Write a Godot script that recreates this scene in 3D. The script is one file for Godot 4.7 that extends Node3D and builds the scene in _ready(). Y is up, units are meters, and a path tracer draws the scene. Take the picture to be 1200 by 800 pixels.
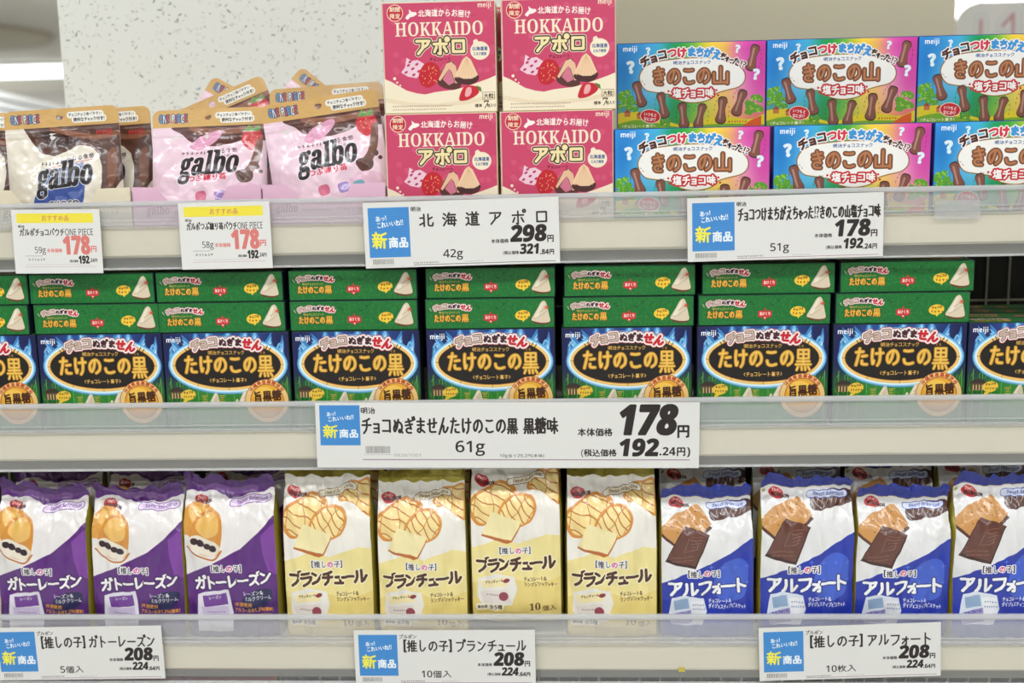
extends Node3D
# A shop shelf with boxes and bags of chocolate snacks, price tags in clear rails. Units are metres.

const EDGE := 1.2                      # half length of the shelf run that is built
const TOP := 1.227                     # heights of the three shelf boards' upper sides
const MID := 0.977
const LOW := 0.703
var M := {}
var numbers := {}

func _ready() -> void:
	# --- camera ---
	var cam := Camera3D.new()
	cam.name = "camera"
	cam.position = Vector3(0.04, 1.30, 1.33)
	cam.rotation_degrees = Vector3(-9.2, 2.9, -1.18)
	cam.fov = 33.48
	cam.near = 0.02
	cam.far = 60.0
	var lens := CameraAttributesPhysical.new()
	lens.frustum_focus_distance = 1.34
	lens.frustum_focal_length = 39.9
	lens.exposure_aperture = 4.0
	cam.attributes = lens
	cam.current = true
	add_child(cam)
	# --- air and exposure ---
	var env := Environment.new()
	env.background_mode = Environment.BG_COLOR
	env.background_color = Color(0, 0, 0)
	env.tonemap_mode = Environment.TONE_MAPPER_LINEAR
	env.tonemap_exposure = 1.0
	env.sdfgi_enabled = true
	env.ssao_enabled = true
	env.ssil_enabled = true
	var we := WorldEnvironment.new()
	we.name = "environment"
	we.environment = env
	add_child(we)
	# --- strip lights under the ceiling ---
	materials()
	var n := 0
	for q in [[-2.7, 1.55, 2.5, 1.0], [0.1, 1.55, 2.5, 1.0], [2.9, 1.55, 2.5, 1.0], [-2.7, 4.0, 2.5, 1.0], [0.1, 4.0, 2.5, 1.0], [2.9, 4.0, 2.5, 1.0],
			[-2.0, -2.2, 2.5, 1.0], [1.4, -2.2, 2.5, 1.0], [-6.6, -6.0, 3.0, 5.0], [5.6, -6.0, 3.0, 4.0], [-11.5, -17.4, 7.6, 5.0], [5.3, -14.0, 2.0, 4.0],
			[-2.2, -7.0, 3.0, 6.0], [-1.5, -12.0, 3.0, 5.0], [-13.0, -21.5, 3.0, 6.0]]:  # these three are added out of view to brighten the far ceiling and cabinet
		ceiling_light(Vector3(q[0], 2.98, q[1]), q[2], q[3], n)
		n += 1
	room()
	shelving()
	pink_cartons()
	rainbow_cartons()
	bamboo_cartons()
	biscuit_packs()
	pouches()
	lower_cartons()
	price_tags()

# ---- naming ----
func numbered(called: String) -> String:
	var c: int = numbers.get(called, 0)
	numbers[called] = c + 1
	return called if c == 0 else "%s_%03d" % [called, c]

func tag(o: Node3D, label: String, category: String, group := "", kind := "") -> void:
	o.set_meta("label", label)
	o.set_meta("category", category)
	if group:
		o.set_meta("group", group)
	elif o.has_meta("group"):
		o.remove_meta("group")
	if kind:
		o.set_meta("kind", kind)

func thing(called: String, at: Vector3) -> Node3D:
	var o := Node3D.new()
	o.name = numbered(called)
	add_child(o)
	o.position = at
	return o

func part(called: String, mesh: Mesh, mats: Array, parent: Node) -> MeshInstance3D:
	var o := MeshInstance3D.new()
	o.name = called if parent != self else numbered(called)
	o.mesh = mesh
	for i in mats.size():
		o.set_surface_override_material(i, mats[i])
	parent.add_child(o, true)
	return o

func setting(called: String, mesh: Mesh, m: Material, at: Vector3, label: String) -> MeshInstance3D:
	var o := part(called, mesh, [m], self)
	o.position = at
	o.set_meta("kind", "structure")
	o.set_meta("label", label)
	o.set_meta("category", "structure")
	return o

func copy_of(o: Node3D, called: String, at: Vector3, turn := Vector3.ZERO) -> Node3D:
	var c: Node3D = o.duplicate()
	c.name = numbered(called)
	add_child(c)
	c.position = at
	c.rotation_degrees = turn
	return c

# ---- materials ----
func mat(c: Color, rough: float, tex: Texture2D = null) -> StandardMaterial3D:
	var m := StandardMaterial3D.new()
	m.albedo_color = c
	m.roughness = rough
	if tex:
		m.albedo_color = Color.WHITE
		m.albedo_texture = tex
	return m

func film(tex: Texture2D, c := Color.WHITE) -> StandardMaterial3D:   # glossy printed plastic film
	var m := mat(c, 0.3, tex)
	m.clearcoat_enabled = true
	m.clearcoat = 0.6
	m.clearcoat_roughness = 0.12
	m.normal_enabled = true
	m.normal_texture = M.crinkle
	m.normal_scale = 0.35
	return m

func clear(alpha: float, rough: float) -> StandardMaterial3D:
	var m := mat(Color(0.88, 0.88, 0.88, alpha), rough)
	m.transparency = BaseMaterial3D.TRANSPARENCY_ALPHA
	return m

func font_of(names: String, weight: int) -> SystemFont:
	var f := SystemFont.new()
	f.font_names = PackedStringArray([names])
	f.font_weight = weight
	return f

func materials() -> void:
	sans = font_of("Droid Sans", 400)
	sans_bold = font_of("Droid Sans", 700)
	serif_bold = font_of("Droid Serif", 700)
	var noise := FastNoiseLite.new()
	noise.seed = 5
	noise.frequency = 0.012
	noise.fractal_octaves = 3
	noise.noise_type = FastNoiseLite.TYPE_SIMPLEX
	var bump := noise.get_image(256, 256)
	bump.bump_map_to_normal_map(5.0)
	M.crinkle = ImageTexture.create_from_image(bump)
	M.ceiling = mat(Color(0.82, 0.80, 0.75), 0.9)
	M.wall = mat(Color(0.84, 0.83, 0.81), 0.9)
	M.floor = mat(Color(0.80, 0.80, 0.79), 0.35)
	M.cream = mat(Color(0.90, 0.87, 0.78), 0.45)
	M.white = mat(Color(0.94, 0.94, 0.93), 0.5)
	M.beige = mat(Color(0.70, 0.67, 0.58), 0.85)
	M.dark = mat(Color(0.10, 0.10, 0.10), 0.7)
	M.wire = mat(Color(0.72, 0.72, 0.69), 0.5)
	M.soffit = mat(Color(0.76, 0.73, 0.64), 0.9)
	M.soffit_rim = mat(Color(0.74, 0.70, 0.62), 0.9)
	M.lip = mat(Color(0.52, 0.51, 0.48), 0.5)
	M.housing = mat(Color(0.88, 0.88, 0.86), 0.6)
	M.glow = mat(Color(1, 1, 1), 0.6)
	M.glow.emission_enabled = true
	M.glow.emission = Color(0.97, 0.985, 1.0)
	M.glow.emission_energy_multiplier = 3.0
	M.stopper = clear(0.29, 0.15)  # milkier than the sheet: haze of ceiling reflections put into the alpha
	M.sheet = clear(0.05, 0.15)
	M.bead = clear(0.5, 0.15)
	M.ridge = clear(0.25, 0.15)
	M.gold = film(null, Color(0.74, 0.68, 0.26))
	M.gold.metallic = 0.35
	M.paper = mat(Color(0.88, 0.87, 0.84), 0.7)
	M.speckle = mat(Color.WHITE, 0.6, art_speckle())
	M.speckle.uv1_triplanar = true
	M.speckle.uv1_world_triplanar = true
	M.speckle.uv1_scale = Vector3(3.1, 3.1, 3.1)
	M.speckle.texture_repeat = true

func box(s: Vector3) -> BoxMesh:
	var b := BoxMesh.new()
	b.size = s
	return b

# ---- the shop around the shelf ----
func ceiling_light(at: Vector3, long: float, power: float, n: int) -> void:
	var where: String = ["over the aisle, far left", "over the aisle, above the shelf middle", "over the aisle, far right", "behind the viewer, left", "behind the viewer, middle", "behind the viewer, right", "behind the shelf, left", "behind the shelf, right", "deep in the shop, left", "deep in the shop, right", "seen glowing past the speckled column", "glowing wide behind the rounded sign", "added behind the column to brighten the ceiling and cabinet", "added far back behind the column to brighten the ceiling", "added unseen at the far back left to brighten the ceiling"][n]
	var o := thing("ceiling_light", at)
	tag(o, "long white strip light " + where, "light", "ceiling strip lights")
	var far := n == 10
	var w := 0.16 if far else (5.0 if n == 11 else 0.26)
	var housing := part("housing", box(Vector3(long, 0.06, w + 0.04)), [M.housing], o)
	housing.position.y = -0.01
	var tube := part("diffuser", box(Vector3(long - 0.06, 0.18 if far else 0.03, w)), [M.glow], o)
	tube.position.y = -0.13 if far else -0.055
	var l := AreaLight3D.new()
	l.name = "glow"
	l.area_size = Vector2(long - 0.1, w)
	l.area_normalize_energy = true
	l.light_energy = 3.2 * power
	l.light_color = Color(0.97, 0.985, 1.0)
	l.area_range = 30.0
	l.shadow_enabled = true
	o.add_child(l)
	l.position.y = -0.23 if far else -0.075
	l.rotation_degrees.x = -90

func room() -> void:
	setting("floor", box(Vector3(26, 0.1, 32)), M.floor, Vector3(-2, -0.05, -9), "pale polished shop floor")
	setting("ceiling", box(Vector3(26, 0.1, 32)), M.ceiling, Vector3(-2, 3.05, -9), "pale beige shop ceiling")
	setting("wall_back", box(Vector3(26, 3.0, 0.1)), M.wall, Vector3(-2, 1.5, -25), "far wall of the shop")
	setting("wall_front", box(Vector3(26, 3.0, 0.1)), M.wall, Vector3(-2, 1.5, 6.9), "wall behind the viewer")
	setting("wall_left", box(Vector3(0.1, 3.0, 32)), M.wall, Vector3(-15, 1.5, -9), "side wall of the shop, left")
	setting("wall_right", box(Vector3(0.1, 3.0, 32)), M.wall, Vector3(11, 1.5, -9), "side wall of the shop, right")
	setting("column_speckled", box(Vector3(0.835, 3.0, 0.6)), M.speckle, Vector3(-0.3255, 1.5, -0.75), "white column clad in grey-speckled panels behind the shelf")
	setting("column_beige", box(Vector3(1.9, 3.0, 0.8)), M.beige, Vector3(0.378, 1.5, -3.0), "plain beige square pillar behind the shelf")
	# round drop in the ceiling, the shade on its near rim put into a slightly darker tint
	var d := CylinderMesh.new()
	d.top_radius = 1.35
	d.bottom_radius = 1.35
	d.height = 0.06
	d.radial_segments = 64
	var so := thing("ceiling_soffit", Vector3(-7.95, 2.965, -13.1))
	tag(so, "round shallow drop in the ceiling with rim shade painted slightly darker", "soffit", "", "structure")
	part("underside", d, [M.soffit], so)
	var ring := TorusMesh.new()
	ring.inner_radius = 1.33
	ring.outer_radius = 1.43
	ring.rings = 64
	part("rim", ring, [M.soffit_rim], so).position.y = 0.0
	# white cold cabinet along the left side
	var c := thing("wall_cabinet", Vector3(-5.05, 0, -9.5))
	tag(c, "long white wall cabinet with stepped ledges at the far left", "cabinet")
	c.rotation_degrees.y = 12.96
	part("body", box(Vector3(0.6, 1.72, 7.0)), [M.white], c).position = Vector3(-0.36, 0.86, 0)
	for i in 3:
		part("ledge", box(Vector3(0.6 + 0.05 * i, 0.05, 7.0)), [M.white], c).position = Vector3(-0.30, 1.76 + 0.075 * i, 0)
	# hanging sign
	var s := thing("hanging_sign", Vector3(2.02, 1.70, -3.5))
	tag(s, "white hanging sign with rounded corners and outlined mauve lettering", "sign")
	part("board", rounded_slab(0.80, 0.36, 0.10, 0.02), [M.white], s)
	var face := part("printed_face", rounded_face(0.80, 0.36, 0.10), [mat(Color.WHITE, 0.5, art_sign())], s)
	face.position.z = 0.0105
	for x in [-0.3, 0.3]:
		part("rod", box(Vector3(0.008, 1.12, 0.008)), [M.wire], s).position = Vector3(x, 0.74, 0)

# ---- shelving ----
func shelving() -> void:
	for q in [[TOP, "top shelf board carrying pouches, pink and rainbow cartons"], [MID, "middle shelf board carrying the navy cartons"], [LOW, "lower shelf board carrying the biscuit packs"], [0.43, "lowest shelf board, mostly below the frame"]]:
		var y: float = q[0]
		var s := thing("shelf_board", Vector3(0, y - 0.0365, -0.214))
		tag(s, "cream metal " + q[1], "shelf", "cream shelf boards")
		part("deck", bevelled(Vector3(EDGE * 2, 0.0365, 0.42), 0.003), [M.cream], s).position.y = 0.01825
		part("under_lip", box(Vector3(EDGE * 2, 0.014, 0.012)), [M.lip], s).position = Vector3(0, -0.007, 0.192)
	var g := thing("back_grid", Vector3(0, 0, 0))
	tag(g, "dark shelf back with a grid of thin grey wires", "shelf back")
	part("back_panel", box(Vector3(EDGE * 2, 1.17, 0.012)), [M.dark], g).position = Vector3(0, 0.60, -0.436)
	part("base", box(Vector3(EDGE * 2, 0.12, 0.40)), [M.cream], g).position = Vector3(0, 0.06, -0.21)
	var up := wire_mesh(1.14)
	for i in 72:
		part("wire", up, [M.wire], g).position = Vector3(-1.175 + i * 0.0331, 0.60, -0.4275)
	var across := wire_mesh(EDGE * 2)
	for y in [0.62, 0.84, 1.07]:
		var w := part("wire", across, [M.wire], g)
		w.position = Vector3(0, y, -0.4275)
		w.rotation_degrees.z = 90
	var spans := [[TOP, 0.031, 0.0500, "top"], [MID, 0.0375, 0.0475, "middle"], [LOW, 0.0397, 0.0510, "bottom"]]
	for q in spans:
		var top: float = q[1]
		var down: float = q[2]
		var r := thing("price_rail", Vector3(0, q[0], 0))
		tag(r, "clear plastic price rail along the %s shelf edge" % q[3], "price rail", "clear price rails")
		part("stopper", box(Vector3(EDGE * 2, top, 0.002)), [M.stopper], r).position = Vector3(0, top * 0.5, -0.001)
		part("label_sheet", box(Vector3(EDGE * 2, down, 0.002)), [M.sheet], r).position = Vector3(0, -down * 0.5, -0.001)
		part("top_bead", bevelled(Vector3(EDGE * 2, 0.0065, 0.006), 0.002), [M.bead], r).position = Vector3(0, top - 0.00325, 0.001)
		part("bottom_bead", bevelled(Vector3(EDGE * 2, 0.0025, 0.006), 0.001), [M.bead], r).position = Vector3(0, -down + 0.001, 0.001)
		for y in [0.0035, 0.0085]:
			part("ridge", bevelled(Vector3(EDGE * 2, 0.0018, 0.0022), 0.0007), [M.ridge], r).position = Vector3(0, y, 0.0006)
		if q[3] == "top":
			pass
		if q[3] == "bottom":
			var scrap := part("sticker_scrap", bevelled(Vector3(0.008, 0.006, 0.0004), 0.0001), [mat(Color(0.80, 0.72, 0.30), 0.6)], r)
			scrap.position = Vector3(0.1745, -0.0325, 0.0003)
			scrap.set_meta("label", "scrap of yellow sticker")
		if q[3] == "top":
			part("clip", bevelled(Vector3(0.052, 0.022, 0.0024), 0.0008), [M.ridge], r).position = Vector3(0.486, 0.004, 0.001)

# ---- cartons ----
func carton(called: String, w: float, h: float, d: float, front: Material, top: Material, side: Material) -> Node3D:
	var o := thing(called, Vector3.ZERO)
	var r := 0.0009
	var skip := [[2, 1]]
	if top:
		skip += [[1, 1], [1, -1]]
	var b := part("body", bevelled(Vector3(w, h, d), r, skip), [side], o)
	b.position.y = h * 0.5
	var f := part("front_panel", panel(w - 2 * r, h - 2 * r), [front], o)
	f.position = Vector3(0, h * 0.5, d * 0.5)
	if top:
		var t := part("top_panel", panel(w - 2 * r, d - 2 * r), [top], o)
		t.position = Vector3(0, h, 0)
		t.rotation_degrees.x = -90
		var u := part("bottom_panel", panel(w - 2 * r, d - 2 * r), [top], o)
		u.rotation_degrees.x = 90
	return o

func pink_cartons() -> void:
	var front := mat(Color.WHITE, 0.32, art_pink())
	var side := mat(Color(0.90, 0.84, 0.70), 0.4)
	var o := carton("pink_carton", 0.1315, 0.1255, 0.05, front, null, side)
	var list := [
		[-0.1062, TOP, -0.037, 0.0, "square pink carton with cream lettering, lower left of the four, beside the pouches"],
		[0.0288, TOP, -0.037, 0.0, "square pink carton with cream lettering, lower right of the four, beside rainbow boxes"],
		[-0.1055, TOP + 0.1258, -0.039, 0.3, "square pink carton with cream lettering, upper left of the four"],
		[0.0325, TOP + 0.1258, -0.039, 0.0, "square pink carton with cream lettering, upper right of the four"],
		[-0.0960, TOP, -0.095, 0.0, "pink carton hidden behind the lower left pink carton"],
		[-0.0930, TOP + 0.1258, -0.095, 0.0, "pink carton showing an edge between the two upper pink cartons"]]
	for i in list.size():
		var q: Array = list[i]
		var c: Node3D = o if i == 0 else copy_of(o, "pink_carton", Vector3.ZERO)
		c.position = Vector3(q[0], q[1] + 0.0002, q[2])
		c.rotation_degrees.y = q[3]
		tag(c, q[4], "carton", "pink chocolate cartons")

func rainbow_cartons() -> void:
	var front := mat(Color.WHITE, 0.28, art_rainbow())
	var side := mat(Color(0.16, 0.22, 0.55), 0.35)
	var o := carton("rainbow_carton", 0.1795, 0.1030, 0.026, front, null, side)
	var list := [
		[0.1855, TOP, -0.025, "rainbow carton in the lower row, next to the pink cartons"],
		[0.3684, TOP, -0.025, "rainbow carton in the middle of the lower row"],
		[0.5510, TOP, -0.025, "rainbow carton in the lower row, cut off by the frame"],
		[0.1925, TOP + 0.1034, -0.103, "rainbow carton in the upper row, next to the pink cartons"],
		[0.3725, TOP + 0.1034, -0.103, "rainbow carton in the middle of the upper row"],
		[0.5525, TOP + 0.1034, -0.103, "rainbow carton in the upper row, below the hanging sign"],
		[0.1925, TOP, -0.103, "rainbow carton behind the lower row, next to the pink cartons"],
		[0.3725, TOP, -0.103, "rainbow carton behind the middle of the lower row"],
		[0.5525, TOP, -0.103, "rainbow carton behind the lower row, at the frame edge"]]
	for i in list.size():
		var q: Array = list[i]
		var c: Node3D = o if i == 0 else copy_of(o, "rainbow_carton", Vector3.ZERO)
		c.position = Vector3(q[0], q[1] + 0.0002, q[2])
		tag(c, q[3], "carton", "rainbow snack cartons")

const NTH := ["first", "second", "third", "fourth", "fifth", "sixth", "seventh", "eighth", "ninth"]

func bamboo_cartons() -> void:
	var front := mat(Color.WHITE, 0.3, art_black())
	var top := mat(Color.WHITE, 0.34, art_green())
	var side := mat(Color(0.10, 0.16, 0.20), 0.4)
	var o := carton("snack_carton", 0.1555, 0.1205, 0.0365, front, top, side)
	var r := RandomNumberGenerator.new()
	r.seed = 3
	var xs := [-0.6902, -0.5333, -0.3767, -0.2175, -0.0540, 0.1090, 0.2705, 0.4307, 0.5880]
	for i in 9:
		var c: Node3D = o if i == 0 else copy_of(o, "snack_carton", Vector3.ZERO)
		c.position = Vector3(xs[i], MID + 0.0002, -0.0305 - r.randf() * 0.002)
		tag(c, "upright navy carton with black oval, %s from the left in its row" % NTH[i], "carton", "upright navy cartons")
	var low := [-0.6963, -0.5345, -0.3795, -0.2185, -0.0540, 0.1112, 0.2715, 0.4324]
	var high := [-0.6950, -0.5385, -0.3810, -0.2182, -0.0530, 0.1129, 0.2762, 0.4371]
	for i in 8:
		var c := copy_of(o, "snack_carton", Vector3(low[i], MID + 0.1207 + 0.0185, -0.0130 - 0.1205 - r.randf() * 0.002), Vector3(-90, 0, 0))
		c.position.z = -0.0130 - r.randf() * 0.002
		c.rotation_degrees.y = r.randf_range(-0.6, 0.6)
		tag(c, "green carton side lying directly on the navy cartons, %s from the left" % NTH[i], "carton", "green carton sides, lower layer")
	for i in 8:
		var c := copy_of(o, "snack_carton", Vector3(high[i], MID + 0.1207 + 0.0367 + 0.0186, -0.0145 - r.randf() * 0.002), Vector3(-90, 0, 0))
		c.rotation_degrees.y = r.randf_range(-0.8, 0.8)
		tag(c, "green carton side in the upper layer under the rail, %s from the left" % NTH[i], "carton", "green carton sides, upper layer")
	for i in 3:
		var c := copy_of(o, "snack_carton", Vector3(0.588 + 0.004 * i, MID + 0.0002, -0.071 - 0.0395 * i))
		tag(c, "navy carton %s behind the rightmost upright one, top edge showing" % ["just", "second", "third"][i], "carton", "navy cartons behind the front row")
	for i in 2:
		var c := copy_of(o, "snack_carton", Vector3(-0.612 + i * 0.156, MID + 0.0002, -0.078))
		tag(c, "navy carton in the second row behind the %s upright cartons" % ["two leftmost", "second and third"][i], "carton", "navy cartons behind the front row")
	var c2 := copy_of(o, "snack_carton", Vector3(-0.607, MID + 0.1207 + 0.0186, -0.140), Vector3(-90, 0, 0))
	tag(c2, "green carton glimpsed in the gap behind the two leftmost stacks", "carton")

func lower_cartons() -> void:
	var pink := mat(Color(0.66, 0.10, 0.30), 0.35)
	var band := mat(Color(0.70, 0.52, 0.20), 0.35)
	var brown := mat(Color(0.20, 0.08, 0.07), 0.4)
	var list := [[-0.640, brown, "dark brown carton at the bottom left corner"], [-0.525, pink, "magenta carton under the bottom left price tag"], [-0.410, pink, "magenta carton right of the bottom left price tag"]]
	for i in list.size():
		var q: Array = list[i]
		var o := thing("boxed_sweets", Vector3(q[0], 0.4302, -0.05))
		tag(o, q[2], "carton", "cartons on the lowest shelf")
		part("body", bevelled(Vector3(0.112, 0.205, 0.05), 0.001), [q[1]], o).position.y = 0.1025
		part("gold_band", bevelled(Vector3(0.1126, 0.004, 0.0506), 0.0005), [band], o).position.y = 0.196

# ---- flexible packs ----
func biscuit_packs() -> void:
	var kinds := [
		["purple_pack", 0.118, 0.192, film(art_purple()), film(null, Color(0.34, 0.13, 0.47)), 38.0],
		["yellow_pack", 0.113, 0.200, film(art_yellow()), M.gold, -50.0],
		["blue_pack", 0.115, 0.190, film(art_blue()), film(null, Color(0.11, 0.20, 0.62)), 26.0]]
	var proto := {}
	for i in 3:
		for v in 2:
			var q: Array = kinds[i]
			var o := thing(q[0], Vector3.ZERO)
			pack(o, q[1], q[2], 0.05, q[3], q[4], q[5] + v * 14.0, 11 + i * 5 + v)
			proto["%d%d" % [i, v]] = [o, false]
	var list := [
		# kind, variant, x, z, lean, turn, height factor, label
		[0, 0, -0.6370, -0.041, -2.0, 0, 0.98, "purple and white cake pack at the left frame edge"],
		[0, 1, -0.5120, -0.041, -1.5, 0, 0.985, "purple and white cake pack between the other two front purple packs"],
		[0, 0, -0.3900, -0.041, 0.0, 0, 1.02, "purple and white cake pack beside the first yellow pack"],
		[1, 0, -0.2660, -0.042, 0.0, 0, 1.03, "pale yellow biscuit pack beside the purple packs"],
		[1, 1, -0.1470, -0.043, 0.0, 0, 0.99, "pale yellow biscuit pack, second of the four"],
		[1, 0, -0.0290, -0.040, 0.0, 0, 0.985, "pale yellow biscuit pack standing highest, its piece count readable at the foot", 0.022],
		[1, 1, 0.0900, -0.042, 0.0, 0, 1.02, "pale yellow biscuit pack beside the blue packs"],
		[2, 0, 0.2090, -0.042, 0.6, 0, 0.935, "royal blue and white biscuit pack beside the yellow packs"],
		[2, 1, 0.3300, -0.041, 0.0, 0, 1.0, "royal blue and white biscuit pack, second from the yellow packs"],
		[2, 0, 0.4465, -0.044, -0.5, 0, 0.925, "royal blue and white biscuit pack sitting lowest, third from the yellow packs"],
		[2, 1, 0.5640, -0.040, 0.0, 0, 1.005, "royal blue and white biscuit pack cut off by the right frame edge"],
		[0, 1, -0.6300, -0.098, 2.0, 3, 1.04, "purple pack in the row behind, at the left frame edge"],
		[0, 0, -0.5080, -0.097, 1.0, -3, 1.05, "purple pack in the row behind, middle one"],
		[0, 1, -0.3850, -0.099, -1.0, 2, 1.08, "purple pack in the row behind, next to the yellow packs"],
		[1, 0, -0.2640, -0.099, 0.0, 2, 1.03, "yellow pack in the row behind, next to the purple packs"],
		[1, 1, -0.1450, -0.099, 0.0, -2, 1.03, "yellow pack in the row behind, second of four"],
		[1, 0, -0.0270, -0.098, 0.0, 1, 1.03, "yellow pack in the row behind, third of four"],
		[1, 1, 0.0920, -0.099, 0.0, 2, 1.03, "yellow pack in the row behind, next to the blue packs"],
		[2, 1, 0.2110, -0.098, 0.4, 2, 1.05, "blue pack in the row behind, next to the yellow packs"],
		[2, 0, 0.3290, -0.098, 0.0, -2, 1.07, "blue pack in the row behind, second of four"],
		[2, 1, 0.4440, -0.098, -0.6, 2, 1.04, "blue pack in the row behind, third of four"],
		[2, 0, 0.5640, -0.098, 0.4, -1, 1.09, "blue pack in the row behind, at the right frame edge"]]
	for q in list:
		var p: Array = proto["%d%d" % [q[0], q[1]]]
		var c: Node3D = p[0] if not p[1] else copy_of(p[0], kinds[q[0]][0], Vector3.ZERO)
		p[1] = true
		c.position = Vector3(q[2], LOW + 0.001 + (q[8] if q.size() > 8 else 0.0), q[3])
		c.rotation_degrees = Vector3(0, q[5], q[4])
		c.scale = Vector3(1, q[6], 1)
		tag(c, q[7], "snack pack", ["purple cake packs", "yellow biscuit packs", "blue biscuit packs"][q[0]])

func pouches() -> void:
	var brown := [film(art_pouch_brown()), 1]
	var pink := [film(art_pouch_pink()), 2]
	var list := [
		# kind, x, y, z, roll, lean, label
		[0, -0.5680, 1.2290, -0.036, 2.4, -6, "brown chocolate pouch standing in front in the cream tray"],
		[0, -0.5420, 1.2290, -0.072, 2.8, -7, "brown chocolate pouch behind the front brown one, only its right side showing"],
		[0, -0.7020, 1.2290, -0.052, -3.0, -8, "brown chocolate pouch cut off by the left frame edge"],
		[1, -0.3940, 1.2290, -0.038, 1.2, -14, "pink strawberry pouch in front, nearer the brown pouches"],
		[1, -0.2380, 1.2360, -0.032, 7.2, -6, "pink strawberry pouch in front, leaning beside the pink cartons"],
		[1, -0.2480, 1.2520, -0.070, 3.0, -8, "pink strawberry pouch upright behind the leaning one"],
		[1, -0.3570, 1.2570, -0.095, 22.6, -14, "pink strawberry pouch tipped over, its gold header rising to the right"],
		[1, -0.4300, 1.2600, -0.135, -30.0, -14, "pink strawberry pouch tipped the other way, header sloping down, against the column"],
		[1, -0.3480, 1.2760, -0.172, -40.0, -14, "pink strawberry pouch at the very back, one corner sticking up highest"]]
	var proto := [null, null]
	for q in list:
		var c: Node3D
		if proto[q[0]] == null:
			c = thing(["brown_pouch", "pink_pouch"][q[0]], Vector3.ZERO)
			pouch(c, 0.142, 0.142, [brown, pink][q[0]][0], [brown, pink][q[0]][1])
			proto[q[0]] = c
		else:
			c = copy_of(proto[q[0]], ["brown_pouch", "pink_pouch"][q[0]], Vector3.ZERO)
		c.position = Vector3(q[1], q[2], q[3])
		c.basis = Basis(Vector3.RIGHT, deg_to_rad(q[5])) * Basis(Vector3.BACK, deg_to_rad(q[4]))
		tag(c, q[6], "snack pouch", ["brown chocolate pouches", "pink strawberry pouches"][q[0]])
	# paper display trays
	var cream := rgb(232, 220, 192)
	var rose := rgb(232, 186, 208)
	for q in [[-0.5685, 0.176, cream, rgb(150, 130, 104), "cream paper tray holding the brown pouches"], [-0.4005, 0.156, rose, rgb(140, 92, 116), "pink paper tray beside the cream tray"], [-0.2475, 0.147, rose, rgb(140, 92, 116), "pink paper tray beside the pink cartons"]]:
		var t := thing("display_tray", Vector3(q[0], TOP + 0.0003, -0.0125))
		tag(t, q[4], "tray", "paper display trays")
		var paper := mat(q[2], 0.6)
		var print_side := mat(Color.WHITE, 0.6, art_tray(q[2], q[3]))
		tray(t, q[1], 0.047, 0.24, paper, print_side)

func price_tags() -> void:
	var plum := rgb(150, 92, 128)
	var list := [
		[-0.5670, 1.2123, 0.107, 0.0760, -0.6, art_tag_offer("ガルボチョコパウチONE PIECE", "59g"), "small price tag with yellow bar under the brown pouches"],
		[-0.3632, 1.2158, 0.109, 0.0785, 0.2, art_tag_offer("ガルボつぶ練り苺パウチONE PIECE", "58g"), "small price tag with yellow bar under the pink pouches"],
		[-0.0833, 1.2143, 0.229, 0.0768, 0.8, art_tag_new(229, 77, "明治", "北海道アポロ", 153, 18.5, 9.0, "42g", 92, "298", "321", ".84", 18.5, rgb(50, 60, 54)), "price tag with blue corner under the square pink cartons"],
		[0.2910, 1.2143, 0.2235, 0.0735, 0.8, art_tag_new(223, 73, "明治", "チョコつけまちがえちゃった!?きのこの山塩チョコ味", 162, 16.5, 0.0, "51g", 94, "178", "192", ".24", 18.0, plum), "price tag with blue corner under the rainbow cartons"],
		[-0.0368, 0.9710, 0.461, 0.0805, -0.5, art_tag_wide(), "extra wide price tag with blue corner on the middle shelf"],
		[-0.5830, 0.6930, 0.2175, 0.0705, 0.9, art_tag_new(217, 70, "ブルボン", "【推しの子】ガトーレーズン", 151, 17.0, 0.0, "5個入", 82, "208", "224", ".64", 16.0, plum), "price tag with blue corner under the purple packs"],
		[-0.1190, 0.6880, 0.2258, 0.0716, 0.2, art_tag_new(225, 71, "ブルボン", "【推しの子】ブランチュール", 157, 17.0, 0.0, "10個入", 82, "208", "224", ".64", 16.5, plum), "price tag with blue corner under the yellow packs"],
		[0.3790, 0.6960, 0.219, 0.0690, 2.0, art_tag_new(219, 69, "ブルボン", "【推しの子】アルフォート", 152, 17.0, 0.0, "10枚入", 80, "208", "224", ".64", 16.0, plum), "tilted price tag with blue corner under the blue packs"]]
	for q in list:
		var o := thing("price_tag", Vector3(q[0], q[1] - q[3] * 0.5, 0.0044))
		tag(o, q[6], "price tag", "paper price tags")
		o.rotation_degrees.z = q[4]
		part("card", bevelled(Vector3(q[2], q[3], 0.0006), 0.0001, [[2, 1]]), [M.paper], o).position.y = q[3] * 0.5
		part("printed_face", panel(q[2] - 0.0002, q[3] - 0.0002), [mat(Color.WHITE, 0.55, q[5])], o).position = Vector3(0, q[3] * 0.5, 0.0003)

# ---- mesh builders ----
func face(st: SurfaceTool, p: Array, out: Vector3) -> void:   # flat polygon of 3 or 4 points, facing out
	if (p[2] - p[0]).cross(p[1] - p[0]).dot(out) < 0.0:
		p = p.duplicate()
		p.reverse()
	var n: Vector3 = (p[2] - p[0]).cross(p[1] - p[0]).normalized()
	for i in p.size() - 2:
		for q: Vector3 in [p[0], p[i + 1], p[i + 2]]:
			st.set_normal(n)
			st.set_uv(Vector2(q.x, -q.y) * 4.0)
			st.add_vertex(q)

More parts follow.
